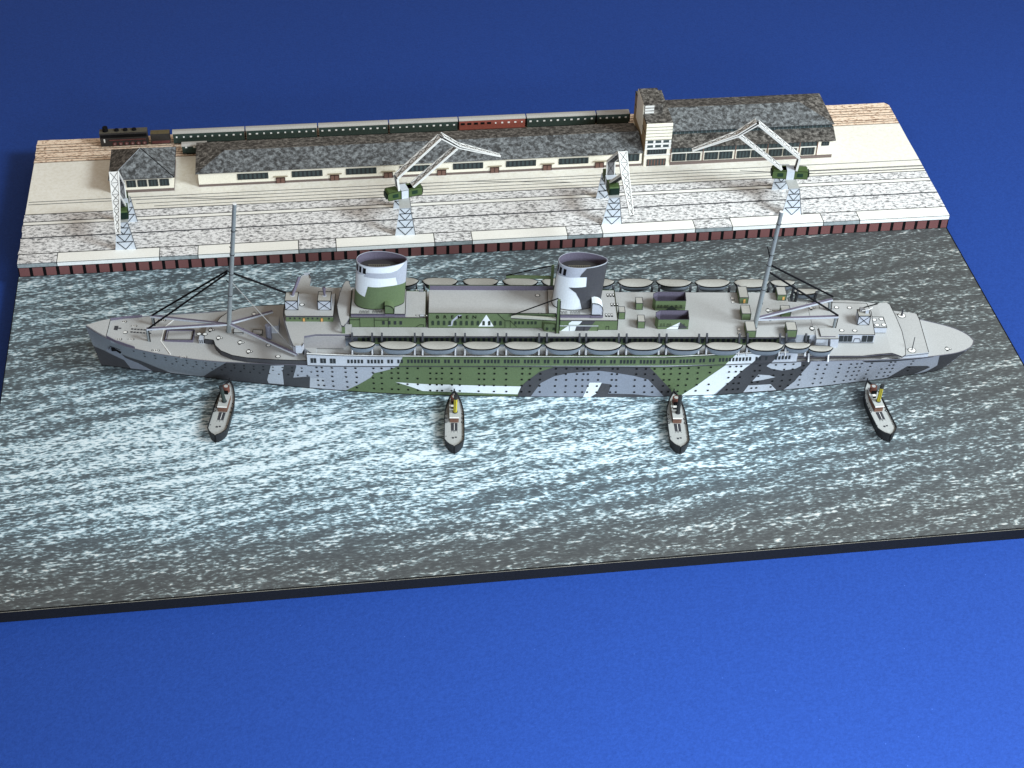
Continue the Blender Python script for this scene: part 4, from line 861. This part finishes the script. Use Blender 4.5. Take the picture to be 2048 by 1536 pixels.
# derricks by the after funnel
for s, (bx0, bx1) in ((-1, ((1118, 664), (1020, 640))), (1, None or ((0, 0), (0, 0)))):
    if s < 0:
        p0 = lz(1115, 665, 1.67); tz = ly(1120, 600, p0[1]); m = MB(); m.bar((p0[0], p0[1], 1.67), (tz[0] - .02, p0[1], tz[2]), (.035, 0, 0), green, (0, .035, 0)); m.line([(p0[0] - .04, p0[1] - .04, 1.67), (tz[0] - .06, p0[1] - .04, tz[2])], .012, ink); m.line([(p0[0] + .035, p0[1] - .04, 1.67), (tz[0] + .015, p0[1] - .04, tz[2])], .012, ink); m.build('derrick_post', ship)
        a = ly(1113, 638, p0[1]); b_ = ly(1022, 633, p0[1] + .05); m = MB(); m.bar(a, b_, (0, .03, 0), paper('boom_light', (168, 170, 160), .05), (0, 0, .03)); m.line([(a[0], a[1] - .035, a[2] - .03), (b_[0], b_[1] - .035, b_[2] - .03)], .008, ink); m.build('derrick_boom', ship)
        m = MB(); m.tube((tz[0] - .04, p0[1], tz[2] + .05), (b_[0], b_[1], b_[2] + .03), .015, ink); m.build('stay', ship)
    else:
        y_ = .70; a = ly(1103, 555, y_); b_ = ly(1012, 553, y_ + .05); c2 = ly(1106, 531, y_); m = MB(); m.bar((a[0], y_, 1.67), (c2[0], y_, c2[2]), (.035, 0, 0), green, (0, .035, 0)); m.build('derrick_post', ship)
        m = MB(); m.bar(a, b_, (0, .03, 0), green, (0, 0, .03)); m.build('derrick_boom', ship); m = MB(); m.tube(c2, (b_[0], b_[1], b_[2] + .03), .016, ink); m.build('stay', ship)
# vents, tanks and boxes on the sun deck
def vbox(x0, x1, y0, y1, z1, name='vent_box', top=None, door=None):
    m = MB(); m.inkbox(x0, x1, y0, y1, 1.67, z1, green, top or covm, r=.008, im=ink_soft); o = m.build(name, ship)
    if door is not None: m = MB(); m.box(door - .025, door + .025, y0 - .008, y0, 1.69, z1 - .06, orange); m.build('door', o)
vbox(13.32, 13.49, .18, .42, 1.875); vbox(13.31, 13.48, -.555, -.29, 1.875); vbox(12.87, 13.02, -.20, .03, 1.885)
vbox(15.925, 16.145, .45, .90, 1.86, 'deck_box', door=16.05); vbox(15.90, 16.12, -.214, .13, 1.868, 'deck_box'); vbox(15.925, 16.155, -.90, -.52, 1.875, 'deck_box')
vbox(16.895, 17.12, .58, .91, 1.845, 'deck_box', door=17.05); vbox(16.888, 17.115, -.145, .135, 1.858, 'deck_box'); vbox(16.914, 17.155, -.878, -.56, 1.885, 'deck_box')
def tank(y0, y1, white_=False):
    pts = [(13.80, y0), (14.545, y0), (14.56, y1), (13.88, y1), (13.76, y1 - .08), (13.74, y0 + .12)]; z1 = 1.975; m = MB()
    n = len(pts)
    for i in range(n):
        a, b_ = pts[i], pts[(i + 1) % n]; d = Vector((b_[0] - a[0], b_[1] - a[1], 0)).normalized(); nn = Vector((d.y, -d.x, 0)); mid = (Vector((a[0], a[1], 0)) + Vector((b_[0], b_[1], 0))) / 2
        m.bar((a[0], a[1], (1.67 + z1) / 2), (b_[0], b_[1], (1.67 + z1) / 2), nn * .001 + Vector((0, 0, 0)), green, (0, 0, (z1 - 1.67) / 2))
        ii = -nn * .006; m.bar(Vector((a[0], a[1], (1.67 + z1) / 2)) + ii, Vector((b_[0], b_[1], (1.67 + z1) / 2)) + ii, nn * .002, purple, (0, 0, (z1 - 1.67) / 2 - .001))
    m.faces([(p[0], p[1], 1.70) for p in pts], [tuple(range(n))], purple); m.line([(p[0], p[1], z1) for p in pts], .007, ink_soft, True); m.line([(13.80, y0 - .004, 1.76), (14.545, y0 - .004, 1.76)], .005, ink_soft)
    for xx in (13.86, 13.93, 14.02, 14.08, 14.30, 14.42): m.line([(xx, y0 - .004, 1.76), (xx, y0 - .004, 1.84), (xx + .03, y0 - .004, 1.84), (xx + .03, y0 - .004, 1.76)], .004, ink)
    o = m.build('open_deck_enclosure', ship)
    if white_:
        for mt, pp_ in ((white, [(14.0, 1.68), (14.29, 1.68), (14.33, 1.89)]), (dark, [(14.29, 1.68), (14.54, 1.70), (14.33, 1.89)])):
            m = MB(); m.face([(a, y0 - .005, b_) for a, b_ in pp_], mt); m.build('camouflage_patch', o)
    else:
        m = MB(); m.face([(14.05, y0 - .005, 1.68), (14.36, y0 - .005, 1.68), (14.2, y0 - .005, 1.84)], dgreen); m.build('camouflage_patch', o)
tank(.155, .52); tank(-.585, -.23, True)
m = MB()
for px in ((1465, 597), (1466, 604), (1478, 659), (1479, 667)): c_ = lz(*px, 1.671); m.box(c_[0] - .045, c_[0] + .045, c_[1] - .045, c_[1] + .045, 1.671, 1.675, ink); m.box(c_[0] - .036, c_[0] + .036, c_[1] - .036, c_[1] + .036, 1.675, 1.678, whitec)
for px in ((1540, 638), (1536, 621)): mark(m, lz(*px, 1.671), 'winch')
m.build('deck_print', sd, kind='stuff')
# after part
m = MB(); m.prism([(17.15, -.6), (17.68, -.6), (17.68, .68), (17.15, .74)], 1.25, 1.52, pale, deckm)
m.prism([(17.68, -.6), (19.165, -.6), (19.24, .30), (19.19, .66), (17.68, .68)], 1.25, 1.53, pale, deckm); m.line([(18.27, -.602, 1.532), (19.165, -.602, 1.532), (19.24, .30, 1.532), (19.19, .66, 1.532), (17.7, .69, 1.532)], .007, ink); m.line([(18.27, -.604, 1.275), (19.165, -.604, 1.275)], .008, ink)
ah = m.build('after_house', ship)
for x0, x1 in ((18.29, 18.40), (18.41, 18.50), (18.51, 18.62), (18.86, 18.98), (18.995, 19.14), (17.42, 17.56)):
    m = MB(); m.box(x0, x1, -.61, -.60, 1.31, 1.50, glassd); m.build('window', ah)
m = MB(); m.line([(18.66, -.607, 1.30), (18.68, -.607, 1.41), (18.80, -.607, 1.41), (18.85, -.607, 1.30)], .007, ink); m.build('door_outline', ah)
m = MB(); m.prism([(17.69, -.80), (18.24, -.79), (18.24, -.35), (17.72, -.35)], 1.26, 1.545, pale, deckm); m.box(17.80, 18.17, -.72, -.40, 1.545, 1.575, deck_edge, deckm); m.line([(17.80, -.72, 1.577), (17.80, -.40, 1.577)], .008, ink); m.line([(17.69, -.80, 1.55), (18.24, -.79, 1.55)], .008, ink_soft); m.build('side_house', ship)
ao = [(17.15, -1.105), (18.2, -1.11), (18.8, -1.12), (19.2, -1.06), (19.55, -.99), (19.68, -1.03), (19.80, -1.09), (19.90, -1.0), (19.97, -.6), (20.0, -.05), (19.96, .55), (19.90, 1.0), (19.82, 1.09), (19.68, 1.04), (19.56, .98), (19.2, 1.05), (18.8, 1.11), (17.15, 1.105)]
zao = lambda x: float(np.interp(x, [17.15, 19.4, 20.0], [1.25, 1.29, 1.20]))
m = MB(); m.prism(ao, lambda x: zao(x) - .03, zao, deck_edge, deckm); m.line([(x, y, zao(x) + .002) for x, y in ao[6:12]], .007, ink)
m.line([(x, y - .003, zao(x)) for x, y in ao[:7]], .007, ink); 
m.build('after_deck', ship)
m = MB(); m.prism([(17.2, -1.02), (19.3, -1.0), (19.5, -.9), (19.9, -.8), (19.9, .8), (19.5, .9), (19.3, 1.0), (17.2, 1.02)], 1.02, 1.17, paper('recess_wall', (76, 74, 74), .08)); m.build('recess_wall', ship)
m = MB(); m.prism([(19.85, -.90), (20.53, -.79), (20.57, .50), (20.55, .74), (20.48, .78), (19.85, .90)], .99, 1.13, pale, deckm); m.line([(20.53, -.79, 1.132), (20.57, .50, 1.132), (20.55, .74, 1.132)], .007, ink); m.line([(19.85, -.91, 1.10), (20.53, -.795, 1.10)], .007, ink_soft); qd = m.build('stern_platform', ship)
for x_, y_, h, r in ((20.147, .674, .20, .03), (20.126, -.716, .42, .014)):
    m = MB(); m.disc((x_, y_, 1.131), .09, whitec, 16, ink); m.tube((x_, y_, 1.13), (x_ - .0, y_, 1.13 + h), r, ink_soft, r * .7, 8); m.build('bollard_post', qd)
m = MB(); mark(m, lz(*Zd(0, 0), 1) if 0 else (21.11, -.40, dz(21.1) - .004), 'winch'); m.build('deck_print', ship, kind='stuff')
g3 = xbox(18.79, 19.085, -.22, .04, 1.53, 1.81)
m = MB(); m.box(18.84, 18.96, -.05, .03, 1.81, 1.90, craneg); m.box(18.97, 19.05, -.12, -.05, 1.81, 1.90, pale); m.tube((18.95, -.02, 1.93), (19.28, .06, 1.98), .016, ink); m.line([(18.88, -.1, 1.88), (19.02, -.12, 1.93), (19.14, -.06, 1.95)], .011, whitec); m.build('gun', g3)
m = MB(); m.prism([(19.235, -.22), (19.55, -.22), (19.535, .21), (19.24, .21)], 1.29, 1.45, pale, deckm); m.line([(19.235, -.22, 1.452), (19.55, -.22, 1.452), (19.535, .21, 1.452), (19.24, .21, 1.452)], .007, ink, True)
for x_, y_ in ((19.29, .09), (19.47, .12), (19.32, -.12), (19.49, -.11)): m.disc((x_, y_, 1.451), .05, whitec, 12, ink_soft)
m.build('skylight_house', ship)
m = MB()
for px in ((1673, 615), (1699, 615.5), (1683.5, 661), (1709.5, 661.5)): mark(m, lz(*px, 1.531), 'dot')
for px in ((1622, 616), (1624, 657)): mark(m, lz(*px, 1.531), 'winch')
a = lz(1640, 618, 1.531); m.box(a[0], a[0] + .35, a[1], a[1] + .20, 1.531, 1.545, deck_edge, deckm)
m.build('deck_print', ah, kind='stuff')
# masts
def mast(base, top, r, name, bands=(), lab=None):
    m = MB(); m.tube(base, top, r, mastm, r * .82, 12); B_, T2 = Vector(base), Vector(top)
    for k in bands: p_ = B_.lerp(T2, k); q_ = B_.lerp(T2, k + .004); m.tube(p_, q_, r * 1.02, ink, n=12)
    m.tube(B_, B_.lerp(T2, .008), r * 1.12, ink_soft, n=12); m.tube(T2, T2 + (T2 - B_).normalized() * .012, r * .84, whitec, n=12)
    return m.build(name, ship, lab)
mb0 = ly(457, 664); mt0 = ly(469, 408); fm = mast((mb0[0], 0, 1.06), mt0, .060, 'foremast', (.30, .47, .62, .80)); 
m = MB(); p_ = Vector((mb0[0], 0, 1.09)).lerp(Vector(mt0), .30)
for k, sgn in ((.47, 1), (.47, -1), (.66, 1), (.66, -1)): c0 = Vector((mb0[0], 0, 1.09)).lerp(Vector(mt0), k); m.tube(c0, c0 + Vector((-.05, sgn * .10, .14)), .010, ink)
m.tube(p_ + Vector((-.06, 0, .45)), p_ + Vector((.05, 0, .30)), .012, ink); m.build('crosstree', fm)
b2 = lz(1509, 655, 1.67); t2 = ly(1563, 424, -.25); mm_ = mast(b2, t2, .060, 'mainmast', (.34, .55, .64, .90))
m = MB()
for k, v_ in ((.60, (-.10, -.1, .30)), (.62, (-.10, .12, .22)), (.34, (.03, .0, -.45)), (.75, (-.09, -.05, .18))): c0 = Vector(b2).lerp(Vector(t2), k); m.tube(c0, c0 + Vector(v_), .011, ink)
m.build('crosstree', mm_)
# derrick booms forward and aft of the foremast
def boom(a, b_, w_, name='derrick_boom', mat=purple):
    d = (Vector(b_) - Vector(a)).normalized(); s = d.cross(Vector((0, 0, 1))).normalized(); m = MB(); m.bar(a, b_, s * w_, mat, (0, 0, .022)); m.bar(Vector(a) - s * (w_ + .004) * (1 if s.y > 0 else -1), Vector(b_) - s * (w_ + .004) * (1 if s.y > 0 else -1), s * .004, pale, (0, 0, .022)); return m.build(name, ship)
mz = lambda z: (mb0[0] + (z - 1.09) / (mt0[2] - 1.09) * (mt0[0] - mb0[0]))
nb = lz(298, 685, .96); fb2 = lz(307.5, 653.5, .96)
nh = ly(293, 658, nb[1]); fh = ly(301, 632, fb2[1])
for bs, hd in ((nb, nh), (fb2, fh)):
    m = MB(); m.tube((bs[0], bs[1], .95), (bs[0] + .0, bs[1], hd[2] - .02), .035, mastm, n=8); m.line([(bs[0] + .045, bs[1] - .03, .95), (bs[0] + .045, bs[1] - .03, hd[2] - .03)], .012, ink); m.tube((bs[0], bs[1], .95), (bs[0], bs[1], .98), .06, ink_soft, n=8); m.build('kingpost', ship)
    boom((mz(1.3) - .04, 0, 1.32), (hd[0], hd[1], hd[2]), .032)
an = lz(594, 709, 1.16); af = lz(545, 623, 1.30)
boom((mz(1.3), 0, 1.34), an, .032); boom((mz(1.3), 0, 1.34), af, .032)
tie = ly(458, 546, 0)
def stay(a, b_, r=.025, mat=ink): m = MB(); m.tube(a, b_, r, mat, n=6); m.build('stay', ship)
stay((tie[0] - .04, 0, tie[2]), (nh[0] + .05, nh[1], nh[2] + .02)); stay((tie[0] - .04, .02, tie[2] + .05), (fh[0] + .05, fh[1], fh[2] + .03)); stay((tie[0] + .04, 0, tie[2] + .02), (4.74, .12, 2.20))
w1 = ly(462, 563, 0); stay(w1, lz(597, 709, 1.18), .010, wirem)
# aft booms
pb1 = lz(1667, 655, 1.53); pb2 = lz(1658, 621, 1.53)
h1_ = ly(1676, 633, pb1[1] + .0); h2_ = ly(1664, 599, pb2[1])
for bs, hd in ((pb1, h1_), (pb2, h2_)):
    m = MB(); m.tube((bs[0], bs[1], 1.53), (hd[0] - .05, bs[1], hd[2] - .03), .035, mastm, n=8); m.line([(bs[0] + .045, bs[1] - .03, 1.53), (hd[0], bs[1] - .03, hd[2] - .03)], .013, ink); m.build('kingpost', ship)
mk = Vector(b2).lerp(Vector(t2), .075)
boom(mk, h1_, .034); boom(mk + Vector((0, 0, .03)), h2_, .034)
ms = Vector(b2).lerp(Vector(t2), .50); stay(ms, (h1_[0], h1_[1], h1_[2] + .03)); h2b = (h2_[0] + .01, h2_[1], h2_[2] + .09); ms2 = Vector(b2).lerp(Vector(t2), .55); stay(ms2 + Vector((.03, .02, 0)), h2b)
# davits (parts of the liner) and lifeboats (things of their own)
def davit_mesh():
    pr = [(-1.185, 1.30), (-1.00, 1.30), (-1.02, 1.50), (-.965, 1.66), (-.93, 1.80), (-.97, 1.845), (-1.02, 1.79), (-1.06, 1.64), (-1.10, 1.50)]; m = MB(); n = len(pr)
    m.faces([(-.022, y, z) for y, z in pr] + [(.022, y, z) for y, z in pr], [tuple(range(n)), tuple(range(2 * n - 1, n - 1, -1))], ink_soft)
    for i in range(n): a, b_ = pr[i], pr[(i + 1) % n]; m.face([(-.022, a[0], a[1]), (.022, a[0], a[1]), (.022, b_[0], b_[1]), (-.022, b_[0], b_[1])], pale if i in (8, 0) else ink_soft)
    m.line([(-.0, -1.185, 1.30), (.0, -1.11, 1.50)], .012, whitec); return m.mesh('davit')  # white line painted along the davit foot as its highlight
dv = davit_mesh()
def boat_meshes(L_, w_, dpt):
    n = 20; ss = [-1 + 2 * i / n for i in range(n + 1)]; hw = lambda s: w_ * (1 - abs(s) ** 3.2) ** .75; gz = lambda s: .035 * s * s; kz = lambda s: -dpt * (1 - abs(s) ** 5) + gz(s) * .8
    K = 5; vs, fs = [], []
    for s in ss:
        for j in range(2 * K + 1):
            a = -1 + j / K; yy = hw(s) * math.copysign(abs(a) ** .45, a); zz_ = kz(s) + (gz(s) - kz(s)) * abs(a) ** 3.5; vs.append((s * L_ / 2 * (1 - .04 * (1 - abs(a))), yy, zz_))
    W_ = 2 * K + 1
    for i in range(n):
        for j in range(2 * K): a = i * W_ + j; fs.append((a, a + W_, a + W_ + 1, a + 1)[::-1])
    h = MB(); h.faces(vs, fs, boatm, True)
    c = MB(); vv = [(s * L_ / 2 * .97, hw(s) * q_, gz(s) + (.012 if abs(q_) > .5 else .035)) for s in ss for q_ in (-.95, -.45, .45, .95)]
    c.faces(vv, [(i * 4 + j, i * 4 + 4 + j, i * 4 + 5 + j, i * 4 + 1 + j) for i in range(n) for j in range(3)], covm, True)
    g = MB(); g.line([(s * L_ / 2, -hw(s) - .002, gz(s) + .006) for s in ss], .015, ink); g.line([(s * L_ / 2, hw(s) + .002, gz(s) + .006) for s in ss], .010, ink)
    return h.mesh('hull'), c.mesh('cover'), g.mesh('gunwale')
big_b = boat_meshes(.90, .165, .19); small_b = boat_meshes(.63, .125, .17)
MW = Matrix.Translation(Vector(tuple(SO))) @ Matrix.Rotation(TA, 4, 'Z')
xl = [6.62, 7.49, 8.47, 9.49, 10.49, 11.47, 12.42, 13.40, 14.37, 15.35, 16.34, 17.13, 17.72]
what = ['small lifeboat at the forward end', 'large lifeboat next to the small forward one', 'large lifeboat third from the bow', 'large lifeboat fourth from the bow, below the letters', 'large lifeboat fifth from the bow, below the white triangle', 'large lifeboat sixth from the bow, below the derrick boom', 'large lifeboat seventh from the bow, below the after funnel', 'large lifeboat eighth from the bow, beside the vent boxes', 'large lifeboat ninth from the bow, beside the open enclosures', 'large lifeboat tenth from the bow', 'last large lifeboat, beside the mainmast', 'small lifeboat behind the last large one', 'small lifeboat lowest and farthest aft']
rowlab = {-1: 'in the near row', 1: 'in the far row'}
random.seed(21)
for s in (-1, 1):
    for i, x in enumerate(xl):
        if s > 0 and i == 0: continue
        sm = i in (0, 11, 12); hm, cm, gm = small_b if sm else big_b; zb = {12: 1.50, 11: 1.68, 0: 1.64}.get(i, 1.665); yb_ = {12: 1.13, 11: 1.24, 0: 1.20}.get(i, 1.25)
        if s > 0: yb_ += .03
        # davits
        hx = .24 if sm else .395
        for e in (-1, 1):
            o = bpy.data.objects.new('davit', dv); col.objects.link(o); o.parent = ship; o.location = (x + e * hx, 0 if s < 0 else 0, -.16 if i == 12 else (0.02 if x > 14.5 else 0)); o.scale = (1, 1 if s < 0 else -1, 1)
            if s > 0: o.scale = (1, 1, 1); o.rotation_euler = (0, 0, math.pi)
        wpos = MW @ Vector((x, s * yb_, zb)); lbl = what[i] + ', ' + rowlab[s]
        t_ = thing('lifeboat', lbl, 'lifeboat', wpos, TA + random.uniform(-.02, .02), 'grey covered lifeboats hanging in the liner davits')
        t_.rotation_euler = (random.uniform(-.05, .03) if s < 0 else random.uniform(-.04, .08), random.uniform(-.02, .02), t_.rotation_euler[2])
        for nm, me in (('hull', hm), ('cover', cm), ('gunwale', gm)): link(nm, me, t_)

# ================================================================== TUGS
def tug(bow, stern, funm, label, capm=None, fl=0.5, lean=.0):
    bow, stern = np.array(bow), np.array(stern); d = bow - stern; L_ = float(np.hypot(*d)); ang = math.atan2(d[1], d[0])
    t_ = thing('tugboat', label, 'tugboat', (stern[0], stern[1], 0), ang, 'tugboats lying bow-on to the liner side')
    n = 30; S_ = [i / n for i in range(n + 1)]; hw = lambda s: .245 * min(1, (max(s, 0) / .14 + .02) ** .5) * (1 - max(0, (s - .55) / .45) ** 2.1) ** .75 if s < 1 else 0.0
    top = lambda s: .22 + .05 * (1 - s) ** 2 + .17 * max(0, (s - .45) / .55) ** 2.2
    m = MB(); vs, fs = [], []
    for s in S_:
        for sd_ in (-1, 1):
            vs += [(L_ * (s * .97 + .015), sd_ * hw(s) * .86, 0.0), (L_ * s, sd_ * hw(s), top(s))]
    for i in range(n):
        a = i * 4; fs += [(a, a + 4, a + 5, a + 1), (a + 2, a + 3, a + 7, a + 6)]
    fs += [(0, 1, 3, 2)]
    m.faces(vs, fs, tugh, True)
    # inner bulwark
    vi = []; fi = []
    for s in S_:
        for sd_ in (-1, 1): vi += [(L_ * (s * .965 + .012), sd_ * max(hw(s) - .018, 0), top(s)), (L_ * (s * .965 + .012), sd_ * max(hw(s) - .02, 0), top(s) - .055)]
    for i in range(n): a = i * 4; fi += [(a, a + 1, a + 5, a + 4), (a + 2, a + 6, a + 7, a + 3)]
    m.faces(vi, fi, tugh); 
    for i in range(n):
        for k, sd_ in ((0, -1), (2, 1)):
            p0, p1 = vs[i * 4 + k + 1], vs[i * 4 + 4 + k + 1]; q0_, q1_ = vi[i * 4 + k], vi[i * 4 + 4 + k]; m.face([p0, p1, q1_, q0_], tugh)
    m.tube((L_ * .985, 0, 0.02), (L_ * 1.0, 0, top(1) + .03), .018, tugh, n=6); m.tube((-.008, 0, 0), (-.004, 0, .26), .010, ink, n=5)
    m.build('hull', t_)
    m = MB()
    for a, b_ in zip(S_, S_[1:]): m.face([(L_ * (a * .965 + .012), -hw(a) + .018, top(a) - .05), (L_ * (b_ * .965 + .012), -hw(b_) + .018, top(b_) - .05), (L_ * (b_ * .965 + .012), hw(b_) - .018, top(b_) - .05), (L_ * (a * .965 + .012), hw(a) - .018, top(a) - .05)], tugd)
    dk_ = m.build('deck', t_)
    zd_ = .185; m = MB()
    m.box(.62, .90, -.075, .075, zd_, zd_ + .012, ink_soft); m.box(.64, .88, -.006, .006, zd_ + .012, zd_ + .016, whitec); m.box(.54, .60, -.08, .08, zd_, zd_ + .01, ink_soft); m.box(.55, .59, -.07, .0, zd_ + .01, zd_ + .014, tugd); m.box(.55, .59, .02, .07, zd_ + .01, zd_ + .014, tugd)
    m.disc((.47, 0, zd_), .03, ink_soft, 10); 
    for q_ in ((.38, -.03, .03), (.36, .04, .035), (.29, -.05, .025), (.27, .03, .02), (.24, .05, .02)): m.box(q_[0] - q_[2] * .8, q_[0] + q_[2] * .8, q_[1] - q_[2], q_[1] + q_[2] * .6, zd_, zd_ + .02, ink_soft)
    m.build('deck_fittings', t_, kind='stuff')
    for sd_ in (-1, 1):
        for xx in (.93, 1.08, 1.24, .42):
            m = MB(); m.disc((xx, sd_ * .20, zd_ + .01), .016, tugd if xx > .5 else ink, 8, ink); m.build('bollard', t_)
    x0, x1 = .93, 1.50
    hp_ = [(x0, -.105), (x1 - .12, -.115), (x1 + .12, -.07), (x1 + .12, .07), (x1 - .12, .115), (x0, .105)]
    m = MB(); m.prism(hp_, zd_, zd_ + .17, tugb); m.build('deckhouse', t_)
    m = MB(); m.prism([(x0 - .03, -.115), (x1 - .12, -.125), (x1 + .13, -.08), (x1 + .13, .08), (x1 - .12, .125), (x0 - .03, .115)], zd_ + .17, zd_ + .185, tugd); m.box(x0 - .035, x0 - .015, -.115, .115, zd_ + .165, zd_ + .19, whitec); m.build('roof', t_)
    zr_ = zd_ + .185
    m = MB(); m.tube((x1 - .02, .0, zr_), (x1 - .02, .0, zr_ + .16), .085, tugr, .088, 10); m.tube((x1 - .02, 0, zr_ + .16), (x1 - .02, 0, zr_ + .17), .05, tugd, n=10); m.box(x1 - .14, x1 - .105, -.06, .06, zr_, zr_ + .09, ink); m.build('wheelhouse', t_)
    m = MB(); m.box(x0 + .30, x0 + .37, .0, .08, zr_, zr_ + .06, whitec); m.box(x0 + .29, x0 + .30, .0, .08, zr_, zr_ + .05, ink); m.build('skylight', t_)
    fx = x0 + .17; m = MB(); tp = (fx + .02, -.02 + lean * .5, zr_ + fl); bt = (fx, -.02, zr_)
    m.tube(bt, tp, .048, funm, .045, 12); m.tube(bt, (fx, -.02, zr_ + .02), .062, ink_soft, n=12)
    if capm: k0 = Vector(bt).lerp(Vector(tp), .82); m.tube(k0, Vector(tp) + Vector((0, 0, .004)), .050, capm, .050, 12)
    if funm is yel: m.line([Vector(bt) + Vector((-.05, 0, 0)), Vector(bt).lerp(Vector(tp), .8) + Vector((-.047, 0, 0))], .008, paper('funnel_seam', (90, 84, 30), .05))
    m.build('funnel', t_); return t_
blk = paper('funnel_black', (42, 44, 46), .1); dg = paper('funnel_darkgreen', (48, 58, 56), .1)
tug((5.61, -5.24), (5.26, -7.12), dg, 'tug under the liner bow with dark grey-green funnel leaning left', blk, .46, .10)
tug((11.05, -6.16), (10.87, -8.05), yel, 'tug amidships with black topped yellow funnel, second from left', blk, .50, -.03)
tug((16.42, -6.67), (16.22, -8.59), blk, 'tug with all black funnel, between the two yellow funnelled tugs', blk, .52, -.04)
tug((21.30, -6.73), (21.35, -8.64), yel, 'tug under the liner stern with black topped yellow funnel', blk, .50, -.06)
